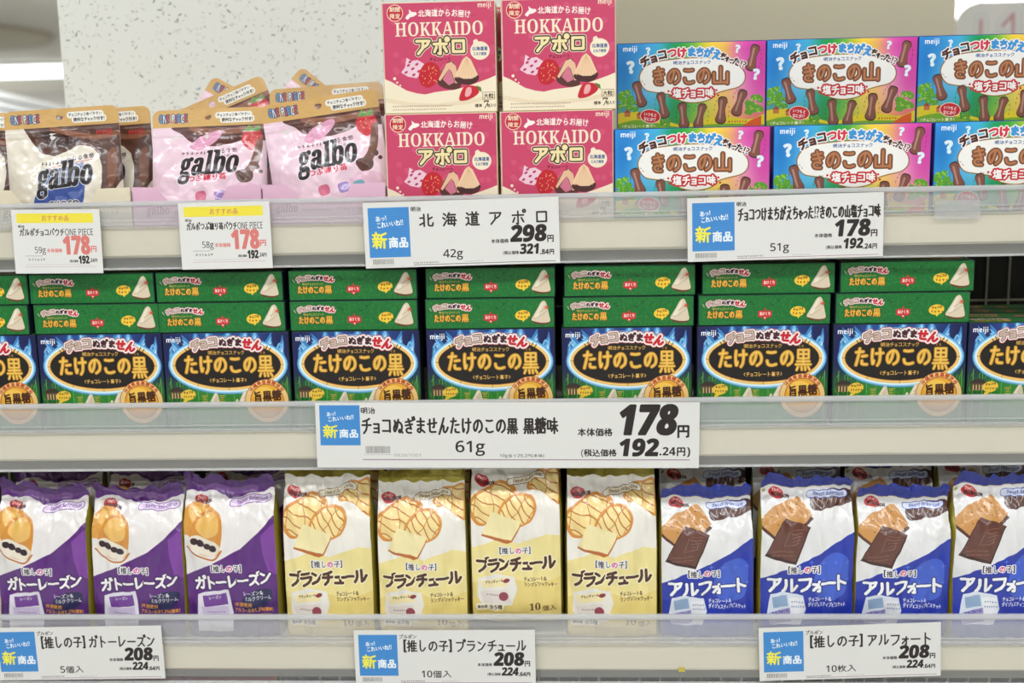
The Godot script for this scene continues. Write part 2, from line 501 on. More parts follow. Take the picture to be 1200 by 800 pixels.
func bevelled(s: Vector3, r: float, skip := []) -> ArrayMesh:   # box with chamfered edges; skip lists open faces [axis, sign]
	var st := SurfaceTool.new()
	st.begin(Mesh.PRIMITIVE_TRIANGLES)
	var h := s * 0.5
	var corner := func(ax: int, sx: int, sy: int, sz: int) -> Vector3:
		var v := Vector3(sx * (h.x - r), sy * (h.y - r), sz * (h.z - r))
		v[ax] = [sx, sy, sz][ax] * h[ax]
		return v
	for ax in 3:
		for sg: int in [-1, 1]:
			if [ax, sg] in skip:
				continue
			var b := (ax + 1) % 3
			var c := (ax + 2) % 3
			var q := []
			for e in [[-1, -1], [1, -1], [1, 1], [-1, 1]]:
				var g := [0, 0, 0]
				g[ax] = sg
				g[b] = e[0]
				g[c] = e[1]
				q.append(corner.call(ax, g[0], g[1], g[2]))
			var n := Vector3.ZERO
			n[ax] = sg
			face(st, q, n)
	for ax in 3:   # edges along each axis
		var b := (ax + 1) % 3
		var c := (ax + 2) % 3
		for e in [[-1, -1], [1, -1], [1, 1], [-1, 1]]:
			var g0 := [0, 0, 0]
			g0[ax] = -1
			g0[b] = e[0]
			g0[c] = e[1]
			var g1 := g0.duplicate()
			g1[ax] = 1
			var n := Vector3.ZERO
			n[b] = e[0]
			n[c] = e[1]
			face(st, [corner.call(b, g0[0], g0[1], g0[2]), corner.call(b, g1[0], g1[1], g1[2]), corner.call(c, g1[0], g1[1], g1[2]), corner.call(c, g0[0], g0[1], g0[2])], n)
	for sx: int in [-1, 1]:
		for sy: int in [-1, 1]:
			for sz: int in [-1, 1]:
				face(st, [corner.call(0, sx, sy, sz), corner.call(1, sx, sy, sz), corner.call(2, sx, sy, sz)], Vector3(sx, sy, sz))
	return st.commit()

func panel(w: float, h: float) -> ArrayMesh:   # printed face in the xy plane, facing +z
	var st := SurfaceTool.new()
	st.begin(Mesh.PRIMITIVE_TRIANGLES)
	var p := [Vector3(-w / 2, h / 2, 0), Vector3(w / 2, h / 2, 0), Vector3(w / 2, -h / 2, 0), Vector3(-w / 2, -h / 2, 0)]
	var t := [Vector2(0, 0), Vector2(1, 0), Vector2(1, 1), Vector2(0, 1)]
	for i in [0, 1, 2, 0, 2, 3]:
		st.set_normal(Vector3.BACK)
		st.set_uv(t[i])
		st.add_vertex(p[i])
	return st.commit()

func wire_mesh(long: float) -> CylinderMesh:
	var c := CylinderMesh.new()
	c.top_radius = 0.0016
	c.bottom_radius = 0.0016
	c.height = long
	c.radial_segments = 8
	c.rings = 1
	return c

func rounded_outline(w: float, h: float, r: float) -> PackedVector2Array:
	var out := PackedVector2Array()
	for q in [[w / 2 - r, h / 2 - r, 0], [-w / 2 + r, h / 2 - r, 90], [-w / 2 + r, -h / 2 + r, 180], [w / 2 - r, -h / 2 + r, 270]]:
		for i in 9:
			out.append(Vector2(q[0], q[1]) + Vector2.from_angle(deg_to_rad(q[2] + i * 11.25)) * r)
	return out

func rounded_face(w: float, h: float, r: float) -> ArrayMesh:
	var st := SurfaceTool.new()
	st.begin(Mesh.PRIMITIVE_TRIANGLES)
	var o := rounded_outline(w, h, r)
	for i in o.size():
		for p: Vector2 in [Vector2.ZERO, o[(i + 1) % o.size()], o[i]]:
			st.set_normal(Vector3.BACK)
			st.set_uv(Vector2(p.x / w + 0.5, 0.5 - p.y / h))
			st.add_vertex(Vector3(p.x, p.y, 0))
	return st.commit()

func rounded_slab(w: float, h: float, r: float, d: float) -> ArrayMesh:
	var st := SurfaceTool.new()
	st.begin(Mesh.PRIMITIVE_TRIANGLES)
	var o := rounded_outline(w, h, r)
	for i in o.size():
		var a := o[i]
		var b := o[(i + 1) % o.size()]
		for z: float in [-d / 2, d / 2]:
			face(st, [Vector3(0, 0, z), Vector3(a.x, a.y, z), Vector3(b.x, b.y, z)], Vector3(0, 0, z))
		face(st, [Vector3(a.x, a.y, -d / 2), Vector3(b.x, b.y, -d / 2), Vector3(b.x, b.y, d / 2), Vector3(a.x, a.y, d / 2)], Vector3(a.x + b.x, a.y + b.y, 0))
	return st.commit()

func prism(outline: Array, d: float, uv_box: Rect2) -> ArrayMesh:   # flat outline in xy (anticlockwise), thickness d towards -z
	var st := SurfaceTool.new()
	st.begin(Mesh.PRIMITIVE_TRIANGLES)
	var o := PackedVector2Array(outline)
	var tri := Geometry2D.triangulate_polygon(o)
	for side in 2:
		for i in range(0, tri.size(), 3):
			var q := []
			for j in 3:
				q.append(Vector3(o[tri[i + j]].x, o[tri[i + j]].y, 0.0 if side == 0 else -d))
			var out := Vector3.BACK if side == 0 else Vector3.FORWARD
			if (q[2] - q[0]).cross(q[1] - q[0]).dot(out) < 0.0:
				q.reverse()
			for v: Vector3 in q:
				st.set_normal(out)
				st.set_uv(Vector2((v.x - uv_box.position.x) / uv_box.size.x, 1.0 - (v.y - uv_box.position.y) / uv_box.size.y))
				st.add_vertex(v)
	for i in o.size():
		var a := o[i]
		var b := o[(i + 1) % o.size()]
		var n := Vector3(b.y - a.y, a.x - b.x, 0)
		face(st, [Vector3(a.x, a.y, 0), Vector3(b.x, b.y, 0), Vector3(b.x, b.y, -d), Vector3(a.x, a.y, -d)], n)
	return st.commit()

# smooth sheet: at(u, v) with u, v in 0..1, seen from the side where u runs right and v runs up
func sheet(nu: int, nv: int, at: Callable, uv: Callable) -> ArrayMesh:
	var st := SurfaceTool.new()
	st.begin(Mesh.PRIMITIVE_TRIANGLES)
	st.set_smooth_group(0)
	for j in nv + 1:
		for i in nu + 1:
			var u := float(i) / nu
			var v := float(j) / nv
			st.set_uv(uv.call(u, v))
			st.add_vertex(at.call(u, v))
	for j in nv:
		for i in nu:
			var a := j * (nu + 1) + i
			for x in [a + nu + 1, a + nu + 2, a + 1, a + nu + 1, a + 1, a]:
				st.add_index(x)
	st.generate_normals()
	return st.commit()

# pillow pack with folded sides: front, back, two gussets, crimped end seal
func pack(o: Node3D, w: float, h: float, d: float, print_film: Material, seal_film: Material, seal_tilt: float, sd: int) -> void:
	var n := FastNoiseLite.new()
	n.seed = sd
	n.frequency = 1.0
	n.fractal_octaves = 2
	var half := func(v: float) -> float:
		return d * 0.5 * (0.82 + 0.18 * smoothstep(0.0, 0.12, v)) * (1.0 - 0.94 * pow(smoothstep(0.70, 1.0, v), 1.3))
	var front := func(u: float, v: float) -> Vector3:
		var e := u * 2.0 - 1.0
		var z: float = half.call(v) * (0.74 + 0.26 * (1.0 - pow(absf(e), 2.5)))
		var near_top := smoothstep(0.58, 0.95, v)
		z += n.get_noise_2d(e * 2.2, v * 2.4) * 0.004 * (1.0 - near_top * 0.4)
		z += n.get_noise_2d(e * 7.0 + 9.0, v * 5.0) * 0.0016 * (0.5 + near_top)
		z += absf(n.get_noise_2d(e * 3.0 + 30.0, v * 9.0)) * -0.006 * near_top * (1.0 - smoothstep(0.96, 1.0, v))
		return Vector3(e * w * 0.49 * (1.0 - 0.02 * near_top), v * h + n.get_noise_2d(e * 2.0, 50.0) * 0.005 * near_top, z)
	var plain_uv := func(u: float, v: float) -> Vector2: return Vector2(u, 1.0 - v)
	part("front_film", sheet(36, 52, front, plain_uv), [print_film], o)
	var back := func(u: float, v: float) -> Vector3:
		var p: Vector3 = front.call(1.0 - u, v)
		return Vector3(p.x, p.y, -half.call(v) * (0.74 + 0.26 * (1.0 - pow(absf(1.0 - 2.0 * u), 2.5))))
	part("back_film", sheet(12, 20, back, plain_uv), [M.gold], o)
	for side: float in [-1.0, 1.0]:
		var fold := func(u: float, v: float) -> Vector3:
			var uu := u if side > 0 else 1.0 - u
			var a: Vector3 = front.call(1.0 if side > 0 else 0.0, v)
			var b: Vector3 = back.call(0.0 if side > 0 else 1.0, v)
			var p := a.lerp(b, uu)
			p.x += side * (1.0 - pow(absf(uu * 2.0 - 1.0), 2.0)) * (a.z - b.z) * 0.075
			return p
		part("gusset", sheet(6, 24, fold, plain_uv), [M.gold], o)
	var dir := Vector3(0, cos(deg_to_rad(seal_tilt)), sin(deg_to_rad(seal_tilt)))
	var seal := func(u: float, v: float) -> Vector3:
		var base: Vector3 = front.call(u, 1.0)
		var bend := sin(u * 5.0 + sd) * 0.3 + n.get_noise_2d(u * 4.0, 90.0) * 0.5
		var out := dir.rotated(Vector3.RIGHT, bend)
		var p := base + out * v * 0.017
		p += Vector3(0, -dir.z, dir.y) * (sin(v * 46.0) * 0.0005 + n.get_noise_2d(u * 6.0, v + 70.0) * 0.003 * v)
		return p
	part("end_seal", sheet(40, 24, seal, plain_uv), [seal_film], o)

# stand-up zip pouch with a flat header that has a round hang hole
func pouch(o: Node3D, w: float, h: float, print_film: Material, sd: int) -> void:
	var n := FastNoiseLite.new()
	n.seed = sd
	n.frequency = 1.0
	n.fractal_octaves = 2
	var split := 0.845
	var body := func(u: float, v: float) -> Vector3:
		var y := v * split
		var e := u * 2.0 - 1.0
		var z := 0.016 * (1.0 - smoothstep(0.30, 0.80, y)) * pow(1.0 - e * e, 0.7) * (0.75 + 0.25 * smoothstep(0.0, 0.15, y))
		z += (n.get_noise_2d(e * 2.0, y * 3.0) * 0.003 + n.get_noise_2d(e * 5.0 + 20.0, y * 7.0) * 0.0016) * (1.0 - e * e) * (1.0 - smoothstep(0.76, 0.84, y)) * smoothstep(0.0, 0.1, y)
		z += (exp(-pow((y - 0.775) / 0.006, 2.0)) + exp(-pow((y - 0.80) / 0.006, 2.0))) * 0.0012
		return Vector3(e * w * 0.5, y * h, z + 0.0004)
	part("front_film", sheet(40, 60, body, func(u: float, v: float) -> Vector2: return Vector2(u, 1.0 - v * split)), [print_film], o)
	var rear := func(u: float, v: float) -> Vector3:
		var e := 1.0 - u * 2.0
		return Vector3(e * w * 0.5, v * split * h, -0.010 * (1.0 - smoothstep(0.3, 0.8, v)) * pow(1.0 - e * e, 0.7) - 0.0004)
	part("back_film", sheet(14, 16, rear, func(u: float, v: float) -> Vector2: return Vector2(u, 1.0 - v)), [M.paper], o)
	# header strip: a ring of quads between the hole and the rounded outline
	var y0 := split * h
	var y1 := h
	var c := Vector2(-0.002, (y0 + y1) * 0.5 + 0.001)
	var r := 0.0095
	var edge := PackedVector2Array([Vector2(w / 2, y0)])
	for i in 9:
		edge.append(Vector2(w / 2 - r, y1 - r) + Vector2.from_angle(deg_to_rad(i * 11.25)) * r)
	for i in 9:
		edge.append(Vector2(-w / 2 + r, y1 - r) + Vector2.from_angle(deg_to_rad(90 + i * 11.25)) * r)
	edge.append(Vector2(-w / 2, y0))
	for i in range(1, 12):
		edge.append(Vector2(-w / 2 + w * i / 12.0, y0))
	var fine := PackedVector2Array()
	for i in edge.size():
		var a := edge[i]
		var b := edge[(i + 1) % edge.size()]
		var m := maxi(1, int(a.distance_to(b) / 0.012))
		for j in m:
			fine.append(a.lerp(b, float(j) / m))
	var st := SurfaceTool.new()
	st.begin(Mesh.PRIMITIVE_TRIANGLES)
	for z: float in [0.0005, -0.0005]:
		for i in fine.size():
			var a := fine[i]
			var b := fine[(i + 1) % fine.size()]
			var ha := c + (a - c).normalized() * 0.0042
			var hb := c + (b - c).normalized() * 0.0042
			var q := [a, ha, hb, b]
			for t in ([0, 1, 2, 0, 2, 3] if z > 0 else [0, 2, 1, 0, 3, 2]):
				st.set_normal(Vector3(0, 0, signf(z)))
				st.set_uv(Vector2(q[t].x / w + 0.5, 1.0 - q[t].y / h))
				st.add_vertex(Vector3(q[t].x, q[t].y, z))
	part("header", st.commit(), [print_film], o)

# paper tray: front lip with a notch, sides, base
func tray(o: Node3D, w: float, h: float, d: float, paper: Material, print_side: Material) -> void:
	var lip := [Vector2(-w / 2, 0), Vector2(w / 2, 0), Vector2(w / 2, h), Vector2(w / 2 - 0.040, h - 0.001), Vector2(w / 2 - 0.047, h - 0.014), Vector2(w / 2 - 0.055, h - 0.024), Vector2(-w / 2 + 0.050, h - 0.024), Vector2(-w / 2 + 0.042, h - 0.016), Vector2(-w / 2 + 0.030, h - 0.001), Vector2(-w / 2, h)]
	part("front_lip", prism(lip, 0.0007, Rect2(-w / 2, 0, w, h)), [print_side], o)
	for s: float in [-1.0, 1.0]:
		part("side_wall", box(Vector3(0.0007, h * 0.9, d)), [paper], o).position = Vector3(s * (w / 2 - 0.0005), h * 0.45, -d / 2)
	part("base", box(Vector3(w - 0.002, 0.0007, d)), [paper], o).position = Vector3(0, 0.0004, -d / 2)
	part("back_wall", box(Vector3(w - 0.002, h * 0.9, 0.0007)), [paper], o).position = Vector3(0, h * 0.45, -d)

# ---- a small drawing board: flat print, drawn in millimetres ----
var im: Image
var k := 8.0
var sans: SystemFont
var sans_bold: SystemFont
var serif_bold: SystemFont

func rgb(r: float, g: float, b: float) -> Color:
	return Color(r / 255.0, g / 255.0, b / 255.0)

func begin(w: float, h: float, per_mm: float, c: Color) -> void:
	k = per_mm * 2.0
	im = Image.create(int(w * per_mm) * 2, int(h * per_mm) * 2, false, Image.FORMAT_RGB8)
	im.fill(c)

func finish() -> ImageTexture:
	im.shrink_x2()
	return ImageTexture.create_from_image(im)

func fill(shapes: Array, c: Color) -> void:
	var lo := 1e9
	var hi := -1e9
	for s: PackedVector2Array in shapes:
		for p in s:
			lo = minf(lo, p.y)
			hi = maxf(hi, p.y)
	var y0 := maxi(0, int(floorf(lo)))
	var y1 := mini(im.get_height() - 1, int(ceilf(hi)))
	if y1 < y0:
		return
	var rows := []
	for i in y1 - y0 + 1:
		rows.append([])
	for s: PackedVector2Array in shapes:
		var a := s[s.size() - 1]
		for b in s:
			if a.y != b.y:
				var p := a if a.y < b.y else b
				var q := b if a.y < b.y else a
				var ys := maxi(y0, int(ceilf(p.y - 0.5)))
				var ye := mini(y1, int(ceilf(q.y - 0.5)) - 1)
				var dx := (q.x - p.x) / (q.y - p.y)
				var x := p.x + (ys + 0.5 - p.y) * dx
				for y in range(ys, ye + 1):
					rows[y - y0].append(x)
					x += dx
			a = b
	for i in rows.size():
		var r: Array = rows[i]
		r.sort()
		for j in range(0, r.size() - 1, 2):
			var xa := int(ceilf(r[j] - 0.5))
			var xb := int(ceilf(r[j + 1] - 0.5))
			if xb > xa:
				im.fill_rect(Rect2i(xa, y0 + i, xb - xa, 1), c)

func curve(p: PackedVector2Array, closed := false, steps := 6) -> PackedVector2Array:
	var out := PackedVector2Array()
	var n := p.size()
	for i in (n if closed else n - 1):
		var a := p[(i - 1 + n) % n] if closed else p[maxi(i - 1, 0)]
		var b := p[i]
		var c := p[(i + 1) % n]
		var d := p[(i + 2) % n] if closed else p[mini(i + 2, n - 1)]
		for s in steps:
			out.append(b.cubic_interpolate(c, a, d, float(s) / steps))
	if not closed:
		out.append(p[n - 1])
	var clean := PackedVector2Array()
	for v in out:
		if clean.is_empty() or clean[clean.size() - 1].distance_squared_to(v) > 1e-6:
			clean.append(v)
	return clean

func pts(flat: Array) -> PackedVector2Array:
	var out := PackedVector2Array()
	for i in range(0, flat.size(), 2):
		out.append(Vector2(flat[i], flat[i + 1]) * k)
	return out

func shape(flat: Array, c: Color, round_it := false) -> void:
	fill([curve(pts(flat), true) if round_it else pts(flat)], c)

func line(flat: Array, w: float, c: Color, round_it := false) -> void:
	stroke(curve(pts(flat)) if round_it else pts(flat), w * k, c)

func stroke(p: PackedVector2Array, w: float, c: Color) -> void:
	fill(Geometry2D.offset_polyline(p, w * 0.5, Geometry2D.JOIN_ROUND, Geometry2D.END_ROUND), c)


func rect(x: float, y: float, w: float, h: float, c: Color) -> void:
	im.fill_rect(Rect2i(int(x * k), int(y * k), int(w * k), int(h * k)), c)

func ellipse_points(cx: float, cy: float, rx: float, ry: float, turn := 0.0, n := 48) -> PackedVector2Array:
	var out := PackedVector2Array()
	for i in n:
		out.append((Vector2(cx, cy) + Vector2(cos(TAU * i / n) * rx, sin(TAU * i / n) * ry).rotated(deg_to_rad(turn))) * k)
	return out

func oval(cx: float, cy: float, rx: float, ry: float, c: Color, turn := 0.0) -> void:
	fill([ellipse_points(cx, cy, rx, ry, turn)], c)

func round_rect(x: float, y: float, w: float, h: float, r: float, c: Color) -> void:
	var out := PackedVector2Array()
	for q in [[x + w - r, y + r, -90], [x + w - r, y + h - r, 0], [x + r, y + h - r, 90], [x + r, y + r, 180]]:
		for i in 7:
			out.append((Vector2(q[0], q[1]) + Vector2.from_angle(deg_to_rad(q[2] + i * 15.0)) * r) * k)
	fill([out], c)

func blend_grid(rows: Array) -> void:   # printed colour blend from a small grid of inks
	var g := Image.create(rows[0].size(), rows.size(), false, Image.FORMAT_RGB8)
	for y in rows.size():
		for x in rows[0].size():
			g.set_pixel(x, y, rows[y][x])
	g.resize(im.get_width(), im.get_height(), Image.INTERPOLATE_CUBIC)
	im.blit_rect(g, Rect2i(0, 0, g.get_width(), g.get_height()), Vector2i.ZERO)

func letter(ch: String) -> Array:   # -> strokes of one kana or kanji on the 20 grid
	if STROKES.has(ch):
		return STROKES[ch]
	var out := []
	if SMALL.has(ch):
		for s in STROKES[SMALL[ch]]:
			var t := []
			for i in range(0, s.size(), 2):
				t.append(2.5 + s[i] * 0.72)
				t.append(5.5 + s[i + 1] * 0.72)
			out.append(t)
		return out
	var plain_form: String = VOICED.get(ch, RINGED.get(ch, ""))
	if plain_form == "":
		return []
	for s in STROKES[plain_form]:
		var t := []
		for i in range(0, s.size(), 2):
			t.append(s[i] * 0.94)
			t.append(1.0 + s[i + 1] * 0.95)
		out.append(t)
	if VOICED.has(ch):
		out.append([15.6, 1.2, 16.8, 4.2])
		out.append([18.2, 0.4, 19.4, 3.4])
	else:
		var ring := []
		for i in 9:
			ring.append(17.4 + cos(TAU * i / 8) * 1.7)
			ring.append(2.6 + sin(TAU * i / 8) * 1.7)
		out.append(ring)
	return out

func letter_width(ch: String, h: float, o: Dictionary) -> float:
	var u := ch.unicode_at(0)
	if u > 0x2fff:
		return h * (0.75 if SMALL.has(ch) else 1.0) * (0.62 if ch in "【】〈〉" else 1.0)
	var f: Font = o.get("font", sans)
	return f.get_string_size(ch, HORIZONTAL_ALIGNMENT_LEFT, -1, 100).x / 100.0 * h * 1.12

# draws a line of writing; x, y is its top left corner, h the letter height, all in millimetres
func write(s: String, x: float, y: float, h: float, c: Color, o := {}) -> void:
	var wide := 0.0
	var gap: float = o.get("gap", 0.0)
	for ch in s:
		wide += letter_width(ch, h, o) + gap
	var sx: float = o.get("sx", 1.0)
	if o.has("fit"):
		sx = o.fit / (wide - gap)
	var turn := deg_to_rad(o.get("turn", 0.0))
	var slant: float = o.get("slant", 0.0)
	var bend: float = o.get("bend", 0.0)   # arch: degrees turned along the whole line
	var weight: float = o.get("w", 0.09) * h
	var items := []
	var at := 0.0
	for ch in s:
		var lw := letter_width(ch, h, o)
		var u := ch.unicode_at(0)
		var put := func(p: Vector2) -> Vector2:
			var q := Vector2(p.x * sx, p.y)
			q.x += (h * 0.9 - p.y) * slant
			if bend != 0.0:
				var mid := (at + lw * 0.5) * sx
				var total := wide * sx
				var rad := total / deg_to_rad(bend)
				var ang := (mid / total - 0.5) * deg_to_rad(bend)
				q.x -= lw * 0.5 * sx
				q = Vector2(total * 0.5, rad) + Vector2(q.x, q.y - rad).rotated(ang)
			else:
				q.x += at * sx
			return (Vector2(x, y) + q.rotated(turn)) * k
		if u > 0x2fff:
			var off := Vector2(-h * 0.19, 0) if ch in "【】〈〉" else (Vector2(-h * 0.12, 0) if SMALL.has(ch) else Vector2.ZERO)
			for st in letter(ch):
				var p := PackedVector2Array()
				for i in range(0, st.size(), 2):
					p.append(put.call(Vector2(st[i], st[i + 1]) * h / 20.0 + off))
				if u >= 0x3041 and u <= 0x3096:
					p = curve(p, false, 5)
				items.append([0, p])
		elif ch != " ":
			var f: Font = o.get("font", sans)
			var ts := TextServerManager.get_primary_interface()
			var rid: RID = f.get_rids()[0]
			var g := ts.font_get_glyph_index(rid, 100, u, 0)
			var con := ts.font_get_glyph_contours(rid, 100, g)
			var shapes := []
			var first := 0
			var raw: PackedVector3Array = con.points
			for last: int in con.contours:
				var p := PackedVector2Array()
				for i in range(first, last + 1):
					p.append(put.call(Vector2(raw[i].x, raw[i].y) / 100.0 * h * 1.12 + Vector2(0, h * 0.9)))
				first = last + 1
				if p.size() > 2:
					shapes.append(p)
			items.append([1, shapes])
		at += lw + gap
	for ring in o.get("rings", []):   # outlines, widest first: [extra width, colour]
		for it in items:
			if it[0] == 0:
				stroke(it[1], weight * k + 2.0 * ring[0] * k, ring[1])
			else:
				for p: PackedVector2Array in it[1]:
					p = p.duplicate()
					p.append(p[0])
					stroke(p, 2.0 * ring[0] * k + o.get("fat", 0.0) * h * k, ring[1])
				fill(it[1], ring[1])
	for it in items:
		if it[0] == 0:
			stroke(it[1], weight * k, c)
		else:
			fill(it[1], c)
			if o.has("fat"):
				for p: PackedVector2Array in it[1]:
					p = p.duplicate()
					p.append(p[0])
					stroke(p, o.fat * h * k, c)
	if o.has("core"):
		for it in items:
			if it[0] == 0:
				stroke(it[1], o.core[0] * h * k, o.core[1])

func chars(list: Array, h: float, c: Color, o := {}) -> void:   # single letters, each [letter, centre x, centre y, turn]
	for q in list:
		var oo: Dictionary = o.duplicate()
		oo.turn = q[3]
		var half := Vector2(letter_width(q[0], h, oo) * oo.get("sx", 1.0), h) * 0.5
		var corner := Vector2(q[1], q[2]) - half.rotated(deg_to_rad(q[3]))
		write(q[0], corner.x, corner.y, h, c, oo)

func barcode(x: float, y: float, w: float, h: float, c: Color) -> void:
	var r := RandomNumberGenerator.new()
	r.seed = int(x * 7 + w * 13)
	var at := x
	while at < x + w:
		var b := r.randf_range(0.25, 0.8)
		rect(at, y, b, h, c)
		at += b + r.randf_range(0.3, 0.8)

func tiny_lines(x: float, y: float, w: float, h: float, c: Color, sd: int) -> void:   # a row of print too small to read
	var r := RandomNumberGenerator.new()
	r.seed = sd
	var at := x
	while at < x + w:
		var b := r.randf_range(0.5, 1.2) * h
		line([at, y + r.randf_range(0.1, 0.9) * h, at + b * 0.8, y + r.randf_range(0.1, 0.9) * h], h * 0.16, c)
		line([at + b * 0.4, y, at + b * 0.4, y + h], h * 0.14, c)
		line([at, y + h * 0.5, at + b * 0.8, y + h * 0.5], h * 0.12, c)
		at += b + h * 0.35

# ---- the printed faces ----
func art_pink() -> ImageTexture:   # 132 x 126
	var cream := rgb(247, 232, 203)
	begin(132, 126, 5, rgb(207, 70, 106))
	var r := RandomNumberGenerator.new()
	r.seed = 4
	for i in 46:
		oval(r.randf_range(0, 132), r.randf_range(0, 90), 3.4, 3.4, rgb(214, 84, 118))
	rect(0, 0, 0.9, 126, rgb(228, 190, 170))
	shape([0,86, 8,89.5, 16,94, 26,100, 38,103.5, 48,105, 60,102.5, 70,101.5, 82,100.5, 95,97.5, 112,92, 124,88, 134,84, 134,130, -2,130], cream, false)
	shape([0,108, 30,114, 60,116, 100,112, 132,106, 132,111, 100,117, 60,121, 30,119, 0,113], rgb(238, 219, 186), false)
	for d in [[12, 86, 1.8], [15, 90.5, 1.2], [18.5, 94, 1.1]]:
		oval(d[0], d[1], d[2], d[2], cream)
	oval(15, 11, 9.6, 9.6, cream)
	oval(15, 11, 8.8, 8.8, rgb(196, 32, 44))
	write("期間", 8.6, 3.6, 6.4, cream, {"w": 0.11})
	write("限定", 8.6, 11.2, 6.4, cream, {"w": 0.11})
	shape([27,17, 29.5,13.5, 32,11.5, 31.5,7, 35,10, 40,10.5, 41,13, 36.5,15.5, 33,16, 30,19], rgb(250, 240, 232))
	write("北海道からお届け", 42, 6.2, 9.2, rgb(250, 238, 226), {"w": 0.12, "fit": 63.0, "turn": 2.0, "bend": 9.0})
	line([42, 17, 110, 15.6], 0.4, rgb(176, 34, 70))
	write("meiji", 112, 0.4, 7, cream, {"font": sans_bold, "fit": 16.5})
	write("HOKKAIDO", 14, 20.2, 19.5, cream, {"font": serif_bold, "fit": 105.0})
	var dark := rgb(58, 34, 24)
	var big := {"w": 0.17, "sx": 1.02, "rings": [[2.3, cream], [1.5, dark]]}
	write("アポロ", 36.5, 39.5, 20.5, rgb(244, 226, 170), big)
	write("チョコレート", 54, 62, 5, rgb(92, 20, 36), {"w": 0.12, "fit": 26.0})
	oval(114, 56, 11.4, 10.6, cream)
	shape([106,49, 106.5,44, 110,42.5, 113,46], cream)
	write("北海道産", 104.8, 51, 5.2, rgb(66, 88, 140), {"w": 0.12, "fit": 18.5})
	write("ミルク使用", 106, 57.4, 4.2, rgb(66, 88, 140), {"w": 0.12, "fit": 15.5})
	# chunk of white chocolate with berry bits
	shape([20,79, 25,73, 27,62, 33,66, 40,65, 48,70, 45,80, 38,86, 28,84], rgb(240, 202, 214))
	for q in [[29, 71], [34, 75], [39, 70], [41, 78], [26, 79], [35, 82], [31, 67]]:
		oval(q[0], q[1], 2.2, 1.3, rgb(190, 52, 96), -30)
	shape([60,68, 64,74, 69,80, 63,80, 58,74], rgb(88, 120, 50))
	shape([48,70, 58,68, 66,76, 64,88, 54,97, 44,94, 41,82], rgb(198, 30, 44), true)
	for i in 26:
		var p := Vector2(r.randf_range(45, 62), r.randf_range(73, 92))
		oval(p.x, p.y, 0.55, 0.8, rgb(240, 170, 120))
	# two cone shaped sweets
	shape([63,90, 74,70, 80,68, 84,72, 91,94, 84,100, 70,98], rgb(92, 50, 44), true)
	shape([64,88, 74,70, 80,68, 85,73, 89,92, 84,93, 80,80, 77,76, 66,90], rgb(236, 190, 154), false)
	shape([69,88, 77,76, 80,82, 83,92, 76,95], rgb(214, 120, 142), false)
	shape([84,86, 98,88, 111,84, 110,91, 100,95, 86,92], rgb(74, 40, 38), true)
	shape([84,84, 93,66, 98,62, 103,66, 111,84, 104,88, 94,88], rgb(243, 206, 166), false)
	for i in 6:
		line([98, 64, 87 + i * 4.3, 87], 0.5, rgb(226, 178, 134))
	shape([88,112, 92,100, 98,96, 108,97, 112,103, 106,109, 96,113], rgb(202, 36, 50), true)
	shape([95,108, 97,99, 102,98, 103,103, 100,108], rgb(240, 170, 170), true)
	shape([108,96, 114,98, 115,104, 111,101], rgb(92, 128, 52))
	for y in [104.0, 112.2]:
		line([116, y, 130, y], 0.4, dark)
	for x in [116.0, 130.0]:
		line([x, 104, x, 112.2], 0.4, dark)
	write("大粒", 117, 104.9, 6.6, dark, {"w": 0.1, "fit": 12.0})
	write("標準", 106.5, 117, 4.6, dark, {"w": 0.1, "fit": 8.4})
	write("7", 115.5, 112.5, 11, dark, {"font": serif_bold, "slant": 0.15})
	write("粒入り", 121, 117, 4.6, dark, {"w": 0.1, "fit": 10.5})
	tiny_lines(9, 117.4, 70, 1.8, rgb(130, 96, 82), 5)
	tiny_lines(9, 121.4, 62, 1.8, rgb(130, 96, 82), 6)
	return finish()

func choc_stick(x: float, y: float, turn: float, tall: float) -> void:
	var a := Vector2(0, -1).rotated(deg_to_rad(turn))
	var b := Vector2(a.y, -a.x)
	var ring := []
	for q in [[0.5, 0.0], [0.47, 0.12], [0.34, 0.175], [0.16, 0.14], [0.02, 0.125], [-0.16, 0.16], [-0.34, 0.2], [-0.46, 0.14], [-0.5, 0.0], [-0.46, -0.14], [-0.34, -0.2], [-0.16, -0.16], [0.02, -0.125], [0.16, -0.14], [0.34, -0.175], [0.47, -0.12]]:
		var p: Vector2 = Vector2(x, y) + (a * q[0] + b * q[1]) * tall
		ring.append(p.x)
		ring.append(p.y)
	var ring2 := []
	for i in range(0, ring.size(), 2):
		ring2.append(x + (ring[i] - x) * 1.09)
		ring2.append(y + (ring[i + 1] - y) * 1.09)
	shape(ring2, rgb(64, 32, 28), true)
	shape(ring, rgb(132, 82, 68), true)
	var e := Vector2(x, y) + b * tall * 0.04
	line([e.x + a.x * tall * 0.36, e.y + a.y * tall * 0.36, e.x - a.x * tall * 0.32, e.y - a.y * tall * 0.32], tall * 0.08, rgb(182, 134, 118))

func dashes(cx: float, cy: float, rx: float, ry: float, from: float, to: float) -> void:
	var t := from
	while t < to:
		var a := Vector2(cx + cos(deg_to_rad(t)) * rx, cy + sin(deg_to_rad(t)) * ry)
		var b := Vector2(cx + cos(deg_to_rad(t + 9)) * rx, cy + sin(deg_to_rad(t + 9)) * ry)
		line([a.x, a.y, b.x, b.y], 0.45, rgb(40, 34, 30))
		t += 20.0

